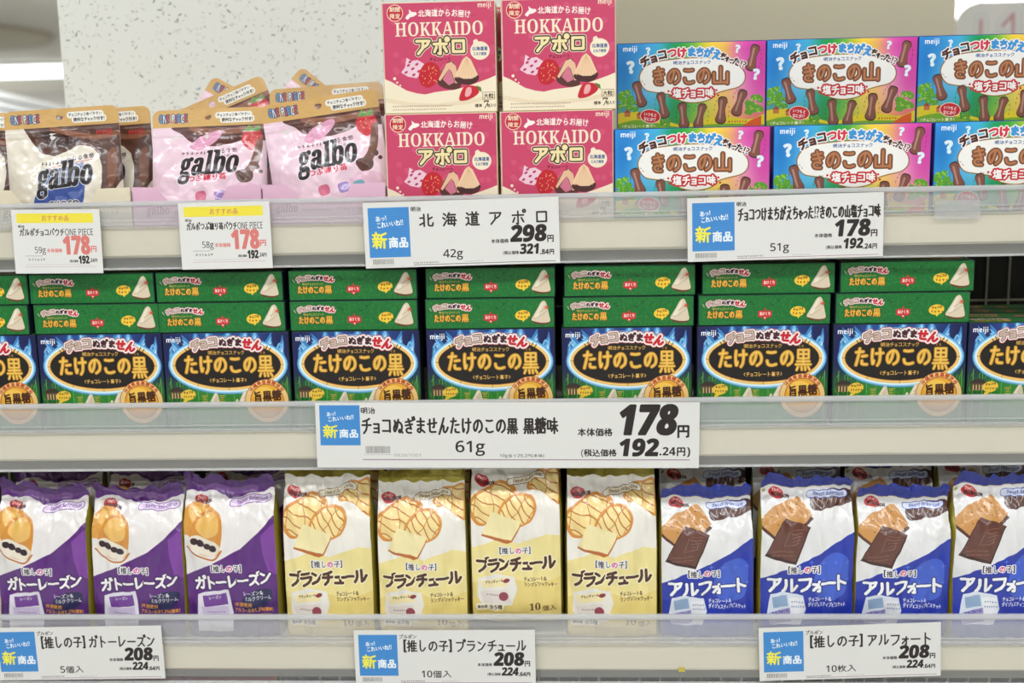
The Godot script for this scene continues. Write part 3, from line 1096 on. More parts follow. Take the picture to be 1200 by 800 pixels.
func leaf_blob(cx: float, cy: float, s: float, c: Color, d: Color, sd: int) -> void:
	var r := RandomNumberGenerator.new()
	r.seed = sd
	for i in 16:
		oval(cx + r.randf_range(-1, 1) * s, cy + r.randf_range(-1, 1) * s * 1.1, s * 0.42, s * 0.4, c)
	for i in 22:
		oval(cx + r.randf_range(-1, 1) * s, cy + r.randf_range(-1, 1) * s * 1.1, s * 0.13, s * 0.1, d, r.randf() * 180)

func art_rainbow() -> ImageTexture:   # 178 x 103
	begin(178, 103, 5, Color.WHITE)
	var bl := rgb(40, 134, 206)
	blend_grid([
		[bl, rgb(56, 150, 214), rgb(70, 176, 208), rgb(40, 158, 92), rgb(108, 182, 70), rgb(232, 206, 66), rgb(240, 186, 96), rgb(226, 98, 170), rgb(208, 66, 158)],
		[rgb(34, 128, 202), rgb(84, 170, 222), rgb(168, 214, 232), rgb(232, 236, 216), rgb(240, 236, 190), rgb(244, 216, 130), rgb(242, 186, 140), rgb(230, 124, 180), rgb(212, 74, 164)],
		[rgb(44, 140, 206), rgb(90, 178, 222), rgb(120, 196, 212), rgb(90, 180, 120), rgb(170, 204, 90), rgb(238, 206, 110), rgb(244, 190, 120), rgb(236, 150, 180), rgb(218, 84, 168)],
		[rgb(66, 150, 200), rgb(84, 172, 214), rgb(70, 180, 190), rgb(38, 152, 90), rgb(92, 178, 80), rgb(210, 204, 90), rgb(240, 196, 104), rgb(238, 164, 160), rgb(226, 110, 170)],
		[rgb(96, 168, 80), rgb(110, 180, 120), rgb(60, 166, 140), rgb(46, 150, 74), rgb(120, 180, 70), rgb(206, 196, 70), rgb(238, 186, 90), rgb(240, 160, 110), rgb(228, 120, 110)],
	])
	# countryside along the foot
	shape([-2,86, 20,82, 44,86, 60,94, 80,99, 110,92, 130,90, 160,94, 180,88, 180,106, -2,106], rgb(226, 206, 44), true)
	shape([-2,98, 24,92, 50,97, 80,102, 120,99, 180,101, 180,106, -2,106], rgb(120, 172, 50), true)
	leaf_blob(8, 66, 8.5, rgb(96, 168, 48), rgb(160, 206, 70), 3)
	leaf_blob(17, 74, 6, rgb(84, 156, 52), rgb(148, 200, 70), 4)
	leaf_blob(164, 76, 9, rgb(98, 164, 50), rgb(170, 200, 76), 5)
	leaf_blob(58, 96, 5, rgb(76, 150, 52), rgb(140, 190, 70), 6)
	for q in [[8, 83], [23, 86]]:
		rect(q[0], q[1], 7, 5, rgb(196, 118, 70))
		shape([q[0] - 1, q[1], q[0] + 3.5, q[1] - 4, q[0] + 8, q[1]], rgb(166, 70, 50))
	# white cloud panel with a rope edge
	var cloud := [27,42, 32,30, 46,23, 70,20, 92,19, 116,20.5, 138,26, 151,35, 153,46, 146,54, 130,58, 118,62, 110,69, 92,72, 76,69, 66,62, 50,59, 34,55]
	var edge := curve(pts(cloud), true)
	edge.append(edge[0])
	stroke(edge, 2.6 * k, rgb(112, 76, 40))
	stroke(edge, 1.4 * k, rgb(190, 140, 70))
	fill([curve(pts(cloud), true)], rgb(246, 243, 236))
	dashes(26, 61, 9, 17, 150, 330)
	dashes(54, 75, 9, 17, 100, 300)
	dashes(80, 88, 9, 16, 130, 330)
	dashes(101, 88, 9, 16, 200, 400)
	dashes(126, 83, 9, 17, 180, 400)
	dashes(148, 74, 9, 17, 200, 420)
	dashes(163, 20, 10, 16, -80, 140)
	for q in [[26, 61, -16, 30], [54.5, 75, -11, 30], [79.5, 88, -6, 30], [100, 89, 13, 29], [126, 82.5, 6, 31], [147.5, 74, 18, 31], [163, 20, 13, 30]]:
		choc_stick(q[0], q[1], q[2], q[3])
	var wood := rgb(150, 88, 52)
	write("きのこの", 41, 27.6, 24, wood, {"w": 0.185, "fit": 72.0, "rings": [[0.7, rgb(78, 40, 22)]], "core": [0.07, rgb(190, 130, 92)]})
	write("山", 112, 27.4, 25, wood, {"w": 0.19, "fit": 25.0, "rings": [[0.7, rgb(78, 40, 22)]], "core": [0.06, rgb(196, 134, 92)]})
	write("明治チョコスナック", 67, 21.2, 5.2, rgb(52, 76, 150), {"w": 0.11, "fit": 46.0})
	var pale := rgb(250, 240, 236)
	chars([["チ", 33, 21, -22], ["ョ", 43.5, 17, -16], ["コ", 54, 13.5, -11]], 13, rgb(74, 34, 22), {"w": 0.19, "rings": [[1.3, pale]]})
	chars([["つ", 66, 12, -5], ["け", 77.5, 11.5, 0]], 12.5, rgb(214, 50, 72), {"w": 0.21, "rings": [[1.3, pale]]})
	chars([["ま", 89.5, 11, 0], ["ち", 99.5, 11.5, 3], ["が", 109.5, 12.6, 5], ["え", 119.5, 15, 9]], 12, rgb(62, 150, 214), {"w": 0.21, "rings": [[1.3, pale]]})
	chars([["ち", 127.5, 17.4, 14], ["ゃ", 133, 20, 18], ["っ", 138, 22.4, 20], ["た", 143.5, 24.2, 24], ["!", 149, 26.6, 20], ["?", 152.5, 28, 20]], 9.6, rgb(62, 34, 26), {"w": 0.17, "font": sans_bold, "rings": [[0.9, pale]]})
	var hot := rgb(200, 38, 46)
	write("塩チョコ味", 66.5, 54.5, 12, rgb(250, 246, 240), {"w": 0.15, "fit": 50.0, "rings": [[1.9, hot]]})
	for q in [[61.5, 58], [63, 64], [119.5, 58], [121.5, 64]]:
		oval(q[0], q[1], 1.3, 1.3, hot)
	for q in [[16, 28, 17, -8], [167, 40, 15, 6], [37, 9, 10, -5], [144.5, 9, 11, 8]]:
		chars([["?", q[0], q[1], q[3]]], q[2], rgb(226, 240, 246), {"font": sans_bold, "fat": 0.1})
	oval(39.5, 88, 12.6, 8.6, rgb(250, 236, 226), 8)
	oval(39.5, 88, 11.8, 7.8, rgb(206, 40, 48), 8)
	write("いつもと", 32, 82.4, 4.8, pale, {"w": 0.14, "fit": 16.0, "turn": 8})
	write("なにか!?", 31.6, 88, 4.8, pale, {"w": 0.14, "fit": 15.0, "turn": 8, "font": sans_bold})
	write("meiji", 6, 2.2, 7.4, Color.WHITE, {"font": sans_bold, "fit": 18.0})
	write("〈チョコレート菓子〉", 4, 97.4, 4.4, rgb(250, 246, 220), {"w": 0.12, "fit": 42.0})
	shape([150,103, 162,95, 174,90, 174,103], rgb(222, 92, 42), false)
	tiny_lines(134, 95, 24, 3, rgb(196, 34, 40), 61)
	return finish()

func flame(b: Vector2, t: Vector2, w: float, sway: float, c: Color) -> void:   # curved tongue from its foot b to its tip t
	var along := t - b
	var side := along.orthogonal().normalized()
	var out := []
	for q in [[0.0, -1.0, 0.0], [0.25, -0.95, 0.4], [0.5, -0.6, 0.9], [0.75, -0.28, 0.7], [1.0, 0.0, 0.0], [0.75, 0.24, 0.7], [0.5, 0.5, 0.9], [0.25, 0.9, 0.4], [0.0, 1.0, 0.0]]:
		var p: Vector2 = b + along * q[0] + side * (q[1] * w * 0.5 + q[2] * sway)
		out.append(p.x)
		out.append(p.y)
	shape(out, c, true)

func banner_small(x: float, y: float, s: float) -> void:   # the arched slogan, also on the side panel
	var pale := rgb(244, 236, 230)
	var red := rgb(176, 40, 52)
	var groups := [
		[[["チ", x, y + 3.2 * s, -13], ["ョ", x + 10 * s, y + 0.8 * s, -9], ["コ", x + 21.5 * s, y - 0.4 * s, -5]], 13.4, rgb(206, 178, 162), 0.22],
		[[["ぬ", x + 33.5 * s, y, -2], ["ぎ", x + 43.5 * s, y, 1], ["ま", x + 53.5 * s, y + 0.4 * s, 4]], 10.5, rgb(70, 20, 34), 0.19],
		[[["せ", x + 64.5 * s, y + 2 * s, 8], ["ん", x + 77 * s, y + 4.4 * s, 13]], 13.4, rgb(206, 30, 46), 0.22]]
	for ring in [[2.7, red], [2.0, pale]]:
		for g in groups:
			chars(g[0], g[1] * s, ring[1], {"w": g[3], "rings": [[ring[0] * s, ring[1]]]})
	chars(groups[0][0], 13.4 * s, groups[0][2], {"w": 0.2, "rings": [[0.6 * s, rgb(104, 54, 40)]]})
	chars(groups[1][0], 10.5 * s, groups[1][2], {"w": 0.19})
	chars(groups[2][0], 13.4 * s, groups[2][2], {"w": 0.22})

func cone_sweet(x: float, y: float, w: float, h: float) -> void:
	var at := func(flat: Array) -> Array:
		var out := []
		for i in range(0, flat.size(), 2):
			out.append(x + flat[i] * w)
			out.append(y + flat[i + 1] * h)
		return out
	shape(at.call([-0.5, -0.2, -0.49, -0.08, -0.2, 0.03, 0.2, 0.05, 0.46, -0.02, 0.49, -0.2]), rgb(108, 58, 34), true)
	shape(at.call([-0.53, -0.16, -0.4, -0.38, -0.22, -0.62, -0.04, -0.88, 0.08, -0.98, 0.2, -1.0, 0.3, -0.9, 0.38, -0.66, 0.46, -0.36, 0.5, -0.1, 0.28, -0.03, 0.0, -0.03, -0.3, -0.08]), rgb(226, 208, 180), true)
	shape(at.call([-0.36, -0.3, -0.16, -0.6, 0.06, -0.9, 0.14, -0.86, 0.0, -0.6, -0.18, -0.26]), rgb(240, 228, 206), true)
	line(at.call([-0.34, -0.22, 0.0, -0.34, 0.34, -0.56]), h * 0.025, rgb(194, 168, 134), true)
	line(at.call([-0.1, -0.5, 0.14, -0.6, 0.3, -0.78]), h * 0.025, rgb(194, 168, 134), true)

func art_black() -> ImageTexture:   # 157 x 121
	begin(157, 121, 5, rgb(22, 34, 92))
	blend_grid([
		[rgb(24, 30, 80), rgb(30, 58, 120), rgb(36, 78, 140), rgb(34, 70, 132), rgb(36, 78, 140), rgb(30, 58, 120), rgb(22, 28, 80)],
		[rgb(22, 30, 84), rgb(30, 66, 128), rgb(40, 96, 150), rgb(40, 96, 150), rgb(40, 96, 150), rgb(28, 60, 128), rgb(22, 30, 86)],
		[rgb(24, 38, 78), rgb(40, 90, 120), rgb(40, 100, 130), rgb(40, 100, 130), rgb(40, 100, 130), rgb(40, 90, 110), rgb(24, 44, 80)],
		[rgb(30, 84, 44), rgb(40, 118, 56), rgb(50, 130, 64), rgb(46, 128, 60), rgb(50, 130, 64), rgb(40, 118, 56), rgb(26, 96, 44)],
		[rgb(30, 96, 40), rgb(40, 128, 46), rgb(56, 140, 50), rgb(50, 130, 46), rgb(50, 136, 50), rgb(40, 120, 46), rgb(24, 98, 40)],
		[rgb(28, 96, 40), rgb(40, 122, 44), rgb(50, 132, 46), rgb(46, 126, 44), rgb(46, 126, 44), rgb(36, 112, 42), rgb(24, 98, 40)],
	])
	var r := RandomNumberGenerator.new()
	r.seed = 12
	for i in 150:   # grass and bamboo leaves
		var p := Vector2(r.randf_range(0, 157), r.randf_range(62, 121))
		line([p.x, p.y, p.x + r.randf_range(-2, 2), p.y - r.randf_range(2, 6)], 0.6, rgb(60 + r.randf() * 60, 150 + r.randf() * 40, 50))
	for i in 14:
		var x := 6.0 + i * 11.3
		line([x, 121, x + 0.6, 56], 0.8, rgb(104, 176, 70))
	for layer in [[13.0, 25.0, rgb(58, 130, 196)], [8.0, 18.0, rgb(128, 192, 232)], [5.0, 11.0, rgb(206, 234, 248)]]:
		for i in 13:
			var a := deg_to_rad(-192.0 + i * 17.0)
			var foot := Vector2(80 + cos(a) * 66, 40 + sin(a) * 30)
			var long: float = layer[1] * (0.75 + 0.4 * fmod(i * 0.37, 1.0))
			flame(foot, foot + Vector2(cos(a) * 7 + sin(i * 2.1) * 3, -long), layer[0], sin(i * 1.7) * 3.0, layer[2])
	for q in [[12, 22, 1], [146, 20, -1]]:   # curls
		line([q[0] - 2 * q[2], q[1] + 8, q[0] + 3 * q[2], q[1] + 2, q[0], q[1] - 6, q[0] - 4 * q[2], q[1] - 1], 2.2, rgb(120, 186, 230), true)
	for q in [[75.5, 37, rgb(84, 160, 214)], [74, 35.6, rgb(158, 212, 238)], [72.4, 34.2, rgb(226, 244, 250)], [70, 32, rgb(240, 186, 84)], [68.8, 30.8, rgb(250, 214, 130)], [67.4, 29.4, rgb(226, 152, 58)], [66.4, 28.4, rgb(28, 23, 20)]]:
		oval(80, 40, q[0], q[1], q[2])
	for a in [0, 60, 90, 125, 180]:
		var c := Vector2(cos(deg_to_rad(a)), sin(deg_to_rad(a)))
		line([80 + c.x * 66, 40 + c.y * 28, 80 + c.x * 70, 40 + c.y * 32], 0.5, rgb(96, 60, 20))
	var gold := rgb(222, 164, 52)
	write("たけのこの", 24, 26.5, 25, gold, {"w": 0.165, "fit": 93.0, "rings": [[0.5, rgb(96, 58, 16)]], "core": [0.05, rgb(244, 206, 104)]})
	write("黒", 117, 25, 32, gold, {"w": 0.105, "fit": 21.0, "rings": [[0.45, rgb(96, 58, 16)]], "core": [0.04, rgb(244, 206, 104)]})
	write("くろ", 121, 23.4, 3.4, gold, {"w": 0.13, "fit": 7.0})
	write("明治チョコスナック", 55.5, 21.4, 5.8, rgb(226, 176, 84), {"w": 0.12, "fit": 46.5})
	write("〈チョコレート菓子〉", 55, 56, 6.2, rgb(236, 186, 92), {"w": 0.12, "fit": 48.0})
	banner_small(41, 11.2, 1.0)
	for q in [[27, 19, 31, 25], [30.5, 16.5, 34, 22.5], [131, 16.5, 127.5, 22.5], [135, 19, 131, 25]]:
		line(q, 1.0, rgb(40, 30, 26))
	# foot of the print: hut, bubble, sweets and the round seal
	shape([2,73, 8,68, 18,68, 23,73], rgb(54, 42, 34))
	rect(5, 73, 15, 9, rgb(92, 66, 44))
	for i in 4:
		rect(6.5 + i * 3.6, 75, 1.4, 7, rgb(214, 190, 130))
	for q in [[27.5, 77.5]]:
		shape([q[0] - 6, q[1] + 6, q[0] - 9, q[1] + 12, q[0], q[1] + 7], rgb(246, 204, 66))
		oval(q[0], q[1], 9.4, 6.6, rgb(246, 204, 66), -8)
		write("チョコは", q[0] - 6.4, q[1] - 4.4, 3.6, rgb(90, 40, 20), {"w": 0.15, "fit": 13.0, "turn": -8})
		tiny_lines(q[0] - 6, q[1] + 0.8, 12, 2.8, rgb(90, 40, 20), 62)
	for q in [[60.5, 92, 14, 17], [98, 93, 15, 21], [88, 95, 8, 12]]:
		cone_sweet(q[0], q[1], q[2], q[3])
	for q in [[48, 79], [70, 79]]:
		line([q[0] - 3, q[1], q[0] + 3, q[1]], 1.0, rgb(214, 170, 70))
		line([q[0] - 2, q[1] + 2, q[0] + 2, q[1] + 2], 1.0, rgb(214, 170, 70))
		line([q[0] - 2, q[1] + 4.4, q[0] + 2, q[1] + 4.4], 1.0, rgb(214, 170, 70))
		line([q[0] - 2.6, q[1] + 7, q[0] + 2.6, q[1] + 7], 1.0, rgb(214, 170, 70))
	oval(127, 86, 27.6, 27.6, rgb(150, 62, 26))
	oval(127, 86, 27.0, 27.0, rgb(242, 204, 132))
	var seal := "沖縄県産黒糖使用"
	for i in seal.length():
		var a := -90.0 + (i - 3.5) * 15.0
		chars([[seal[i], 127 + cos(deg_to_rad(a)) * 24.0, 86 + sin(deg_to_rad(a)) * 24.2, a + 90.0]], 5.6, rgb(190, 72, 30), {"w": 0.13})
	oval(127, 86, 21.4, 21.4, rgb(160, 76, 24))
	oval(127, 86, 20.6, 20.6, rgb(236, 170, 50))
	oval(124, 80, 14, 12, rgb(248, 200, 84))
	write("旨黒糖", 109, 73, 15, rgb(74, 36, 18), {"w": 0.13, "fit": 36.0, "turn": -3})
	write("meiji", 3.5, 4, 7.6, Color.WHITE, {"font": sans_bold, "fit": 19.0})
	return finish()

func art_green() -> ImageTexture:   # 157 x 37
	begin(157, 37, 5, rgb(22, 112, 46))
	var r := RandomNumberGenerator.new()
	r.seed = 30
	for i in 1500:
		var p := Vector2(r.randf_range(0, 157), r.randf_range(0, 37))
		line([p.x, p.y, p.x + r.randf_range(-0.6, 0.6), p.y - r.randf_range(0.8, 3)], 0.5, [rgb(30, 128, 50), rgb(16, 96, 40), rgb(54, 144, 62), rgb(24, 112, 46)][i % 4])
	for q in [[62, 8], [96, 6], [66, 11], [88, 12]]:
		for j in 4:
			line([q[0], q[1], q[0] + cos(j * 1.3) * 2.6, q[1] + sin(j * 1.3) * 1.8], 0.7, rgb(14, 74, 36))
	banner_small(12.5, 8.6, 0.52)
	for q in [[4.5, 10.5, 6.5, 14], [57, 10.5, 55.4, 14]]:
		line(q, 0.6, rgb(240, 230, 220))
	write("明治チョコスナック", 16, 15, 3, rgb(226, 176, 84), {"w": 0.12, "fit": 26.0})
	write("たけのこの", 10, 18.5, 10.5, rgb(232, 176, 62), {"w": 0.16, "fit": 33.0, "rings": [[0.5, rgb(60, 34, 10)]]})
	write("黒", 43.5, 17.5, 12, rgb(232, 176, 62), {"w": 0.12, "fit": 9.5, "rings": [[0.5, rgb(60, 34, 10)]]})
	shape([77.5,18.6, 79.3,15.6, 81,18.6], rgb(206, 40, 48))
	round_rect(71, 19.4, 16.6, 8.6, 2.4, rgb(206, 40, 48))
	shape([76,27, 83,27, 79.4,32], rgb(206, 40, 48))
	write("あけくち", 72.6, 20.8, 5, rgb(246, 226, 210), {"w": 0.13, "fit": 13.6})
	oval(79.4, 28.6, 1.1, 0.9, rgb(246, 226, 210))
	line([62, 25.5, 70, 25.3], 0.35, rgb(70, 150, 80))
	line([89, 24.6, 97, 24.2], 0.35, rgb(70, 150, 80))
	shape([117,25, 119,30, 123,25.5], rgb(248, 204, 60))
	oval(118.6, 21, 9.2, 6.4, rgb(248, 204, 60), -8)
	write("チョコは", 112.6, 17, 3.8, rgb(110, 40, 20), {"w": 0.15, "fit": 12.6, "turn": -8})
	tiny_lines(112.6, 22, 12, 3, rgb(110, 40, 20), 63)
	cone_sweet(141, 32, 22, 29)
	for j in 6:
		line([148, 11.6, 148 + cos(j * 1.05) * 2.6, 11.6 + sin(j * 1.05) * 2.6], 0.9, rgb(224, 70, 44))
	return finish()

func gold_header(w: float) -> void:
	rect(0, 0, w, 22, rgb(212, 168, 98))
	var r := RandomNumberGenerator.new()
	r.seed = 9
	for i in 120:
		var p := Vector2(r.randf_range(0, w), r.randf_range(0, 22))
		line([p.x, p.y, p.x + r.randf_range(2, 9), p.y], 0.3, rgb(220, 180, 114))
	var navy := rgb(58, 72, 108)
	var px := 8.0
	var s := "ONE PIECE"
	for i in s.length():
		if s[i] != " ":
			write(s[i], px, 4.6 + (i % 2) * 0.9, 12.0, [rgb(96, 156, 206), rgb(222, 226, 228), rgb(196, 74, 80)][i % 3], {"font": sans_bold, "sx": 0.56, "rings": [[0.8, navy]]})
		px += 2.0 if s[i] == " " else (2.6 if s[i] == "I" else 4.5)
	round_rect(78, 5, 46, 7.6, 3.4, rgb(240, 236, 226))
	round_rect(84, 10, 43, 8.6, 3.6, rgb(240, 236, 226))
	write("チョコチョコ食べやすい", 80, 6.2, 4.6, rgb(60, 52, 48), {"w": 0.1, "fit": 42.0})
	write("便利なチャック付き!", 86, 12, 5.2, rgb(50, 42, 40), {"w": 0.12, "fit": 39.0, "font": sans_bold})

func art_pouch_brown() -> ImageTexture:   # 142 x 142
	begin(142, 142, 4, rgb(232, 222, 204))
	shape([22,20, 144,20, 144,86, 132,104, 124,128, 112,144, 102,144, 106,128, 116,112, 120,92, 120,74, 116,58, 106,48, 92,46, 78,52, 62,58, 46,54, 34,40], rgb(84, 46, 32), false)
	shape([44,26, 72,30, 92,38, 86,47, 64,48, 52,42], rgb(60, 30, 22), true)
	shape([60,22, 92,30, 118,34, 140,30, 140,36, 116,40, 88,36, 58,27], rgb(140, 86, 58), true)
	shape([126,60, 136,52, 136,84, 128,104, 122,120, 118,116, 126,96], rgb(128, 76, 50), true)
	shape([50,74, 70,66, 92,66, 100,84, 96,116, 80,144, 38,144, 34,120, 42,96], rgb(56, 82, 156), true)
	shape([54,66, 100,56, 112,60, 110,67, 60,74], rgb(240, 232, 220), true)
	tiny_lines(46, 65, 28, 4.4, rgb(66, 46, 44), 66)
	write("になる食感", 76, 59.6, 7, rgb(66, 46, 44), {"w": 0.09, "fit": 34.0, "turn": -7})
	line([44, 76, 70, 70, 108, 64], 0.7, rgb(206, 70, 84), true)
	write("ガルボ", 82, 69, 5, rgb(226, 228, 236), {"w": 0.11, "turn": -6, "rings": [[0.5, rgb(56, 82, 156)]]})
	write("galbo", 38, 66, 37, rgb(34, 26, 28), {"font": serif_bold, "fit": 68.0, "fat": 0.045, "slant": 0.12, "turn": -5, "rings": [[1.0, rgb(206, 206, 214)]]})
	write("CHOCO", 54, 112, 11, rgb(38, 30, 36), {"font": sans_bold, "fit": 38.0, "rings": [[0.9, rgb(232, 226, 220)]]})
	write("meiji", 113, 27, 8, rgb(206, 40, 44), {"font": sans_bold, "fit": 20.0})
	for q in [[130, 104, 5], [123, 112, 2.4], [134, 116, 3], [112, 120, 4.4]]:
		oval(q[0], q[1], q[2], q[2], rgb(92, 54, 38))
		oval(q[0] - 0.6, q[1] - 0.8, q[2] * 0.5, q[2] * 0.5, rgb(140, 92, 66))
	gold_header(142)
	return finish()

func art_pouch_pink() -> ImageTexture:   # 142 x 142
	begin(142, 142, 4, rgb(240, 208, 220))
	shape([30,20, 144,20, 144,42, 120,40, 96,46, 74,48, 50,42, 38,32], rgb(88, 44, 36), true)
	shape([46,22, 90,26, 142,22, 142,28, 96,33, 60,32], rgb(142, 86, 62), true)
	shape([48,46, 62,34, 82,28, 86,34, 74,46, 58,52, 50,52], rgb(228, 160, 190), true)
	for i in 7:
		line([52 + i * 4.2, 48 - i * 2, 57 + i * 4.2, 46 - i * 2], 0.5, rgb(244, 200, 216))
	shape([112,34, 122,27, 134,31, 136,42, 126,54, 118,52, 112,44], rgb(206, 38, 48), true)
	for q in [[117, 36], [124, 34], [130, 38], [120, 44], [127, 46], [123, 40]]:
		oval(q[0], q[1], 0.6, 0.9, rgb(246, 190, 120))
	shape([114,30, 120,22, 126,27, 133,22, 134,30, 124,31], rgb(104, 150, 60))
	shape([130,44, 137,42, 134,66, 126,84, 117,90, 112,84, 122,72], rgb(120, 70, 48), true)
	shape([106,84, 116,80, 126,84, 124,94, 112,96], rgb(92, 54, 42), true)
	for q in [[130, 76, 3.6], [124, 78, 2], [135, 82, 2.4]]:
		oval(q[0], q[1], q[2], q[2], rgb(92, 54, 42))
	tiny_lines(38, 54.4, 30, 4, rgb(84, 46, 60), 67)
	write("になる食感", 70, 52.6, 6.4, rgb(84, 46, 60), {"w": 0.09, "fit": 36.0, "turn": -4})
	write("ガルボ", 84, 58.4, 4.4, rgb(84, 46, 60), {"w": 0.1})
	write("galbo", 35, 54, 36, rgb(36, 26, 30), {"font": serif_bold, "fit": 72.0, "fat": 0.045, "slant": 0.14, "turn": -3, "rings": [[0.9, rgb(248, 232, 238)]]})
	write("つぶ練り苺", 48, 86, 9, rgb(206, 36, 62), {"w": 0.13, "fit": 48.0, "turn": -3})
	shape([96,104, 112,96, 132,100, 136,116, 120,126, 100,120], rgb(232, 188, 206), true)
	for q in [[58, 108, rgb(218, 110, 140)], [82, 108, rgb(150, 120, 180)], [100, 108, rgb(110, 176, 186)]]:
		shape([q[0], q[1], q[0] + 11, q[1] - 2, q[0] + 13, q[1] + 8, q[0] + 2, q[1] + 10], q[2], true)
	gold_header(142)
	return finish()

func maker_mark(x: float, y: float, w: float) -> void:
	oval(x + w * 0.45, y + w * 0.33, w * 0.45, w * 0.32, rgb(196, 34, 36))
	write("BOURBON", x + w * 0.14, y + w * 0.3, w * 0.24, rgb(70, 16, 14), {"font": sans_bold, "fit": w * 1.1, "fat": 0.08})
	write("ブルボン", x + w * 0.16, y + w * 0.1, w * 0.18, rgb(250, 236, 226), {"w": 0.13, "fit": w * 0.6})

func series_mark(x: float, y: float, w: float, ink: Color, paper: Color, turn: float) -> void:
	var d := Vector2(w, 0).rotated(deg_to_rad(turn))
	line([x, y, x + d.x, y + d.y], w * 0.2, ink)
	line([x, y, x + d.x, y + d.y], w * 0.165, paper)
	var n := Vector2(-d.y, d.x).normalized() * w * 0.065
	write("Sweet Selection", x - n.x + d.x * 0.08, y - n.y + d.y * 0.08, w * 0.12, ink, {"font": serif_bold, "fit": w * 0.9, "turn": turn, "slant": 0.2})

func title_line(x: float, y: float, w: float, pink: Color) -> void:
	var pale := rgb(246, 242, 240)
	var o := {"w": 0.11, "rings": [[0.9, pale]]}
	write("【推し", x, y, 9.6, rgb(40, 34, 40), {"w": 0.1, "fit": w * 0.5, "rings": [[1.1, pale]]})
	write("の", x + w * 0.49, y + 0.4, 8.6, pink, {"w": 0.16, "rings": [[1.1, pale]]})
	write("子】", x + w * 0.68, y, 9.6, rgb(40, 34, 40), {"w": 0.1, "fit": w * 0.3, "rings": [[1.1, pale]]})

func art_purple() -> ImageTexture:   # 118 x 192
	begin(118, 192, 4, rgb(238, 232, 228))
	var violet := rgb(92, 34, 122)
	shape([-2,112, 30,98, 74,76, 96,58, 120,34, 120,196, -2,196], violet)
	shape([100,60, 120,44, 120,112, 108,108, 102,84], rgb(128, 62, 158), false)
	shape([-2,150, 44,140, 80,146, 120,134, 120,196, -2,196], rgb(76, 26, 108), false)
	shape([78,136, 96,128, 112,132, 104,150, 88,156, 70,150], rgb(36, 34, 80), true)
	shape([-2,-2, 120,-2, 120,4, 92,12, 60,15, 30,8, -2,10], violet, false)
	for i in 8:
		line([8 + i * 4, 0.5 + i * 1.2, 96, 4 + i * 0.9], 0.35, rgb(180, 140, 196))
	series_mark(64, 20, 46, violet, rgb(228, 206, 236), -4)
	maker_mark(12, 12, 20)
	# cakes with raisin filling
	shape([-2,34, 12,22, 32,24, 46,38, 42,54, 24,62, 4,60, -2,56], rgb(226, 160, 72), true)
	shape([6,30, 20,26, 34,30, 30,42, 14,46], rgb(240, 190, 100), true)
	shape([10,52, 20,34, 38,30, 50,40, 50,66, 44,84, 24,84, 8,70], rgb(218, 146, 60), true)
	shape([16,50, 24,36, 38,33, 46,42, 44,58, 30,62], rgb(242, 192, 104), true)
	shape([8,62, 22,60, 44,70, 48,76, 38,86, 16,80, 6,72], rgb(240, 228, 208), true)
	for q in [[14, 67, 5], [22, 69, 5.4], [31, 73, 4.6], [38, 76, 5]]:
		oval(q[0], q[1], q[2], q[2] * 0.8, rgb(48, 24, 34), 20)
	line([4, 74, 16, 84, 38, 90, 50, 78], 2.2, rgb(196, 118, 48), true)
	title_line(32, 96, 46, rgb(206, 80, 140))
	var white := rgb(248, 244, 240)
	chars([["ガ", 18, 121, -4], ["ト", 33, 119.4, -4], ["ー", 47, 118, -4], ["レ", 62, 117.4, -4], ["ー", 75, 116.4, -4], ["ズ", 90, 115, -4], ["ン", 104, 113, -4]], 18, white, {"w": 0.17, "sx": 0.92, "rings": [[1.5, rgb(60, 16, 90)]]})
	write("レーズン&", 74, 131, 6, white, {"w": 0.1, "fit": 26.0, "turn": -2, "font": sans_bold})
	write("ミルククリーム", 76, 137.4, 6, white, {"w": 0.1, "fit": 34.0, "turn": -2})
	var amber := rgb(236, 160, 50)
	write("洋酒使用", 62, 145, 6, amber, {"w": 0.11, "fit": 24.0})
	write("アルコール分1.2%(標準)", 62, 152, 6, amber, {"w": 0.11, "fit": 50.0, "font": sans_bold})
	tiny_lines(62, 160, 48, 2, amber, 31)
	# small sachets shown on the foot of the pack
	shape([14,136, 26,132, 56,128, 60,160, 58,184, 12,184], rgb(232, 226, 234), false)
	shape([20,138, 52,133, 54,148, 22,152], rgb(116, 62, 150), false)
	shape([18,152, 54,150, 56,168, 20,170], rgb(210, 196, 222), false)
	write("レーズン", 28, 138, 4.6, white, {"w": 0.12, "fit": 18.0, "turn": -8})
	tiny_lines(26, 157, 24, 2.4, rgb(120, 90, 150), 32)
	return finish()

func lattice_cookie(flat: Array, c: Color, d: Color, turn: float) -> void:
	var edge := curve(pts(flat), true)
	fill([edge], d)
	var mid := Vector2.ZERO
	for p in edge:
		mid += p / edge.size()
	var inner := PackedVector2Array()
	for p in edge:
		inner.append(mid + (p - mid) * 0.86)
	fill([inner], c)
	var span := 0.0
	for p in edge:
		span = maxf(span, p.distance_to(mid))
	for i in range(-3, 4):
		for side in 2:
			var dir := Vector2.from_angle(deg_to_rad(turn + side * 66.0))
			var off := dir.orthogonal() * span * i * 0.33
			var way := PackedVector2Array()
			for j in 9:
				way.append(mid + off + dir * span * (j - 4) * 0.3 + dir.orthogonal() * span * 0.045 * sin(j * 1.9 + i * 2.3))
			for s in Geometry2D.intersect_polyline_with_polygon(curve(way), inner):
				if side == 0 or i % 2 == 0:
					stroke(s, (1.5 if side == 0 else 0.9) * k, rgb(190, 112, 44))

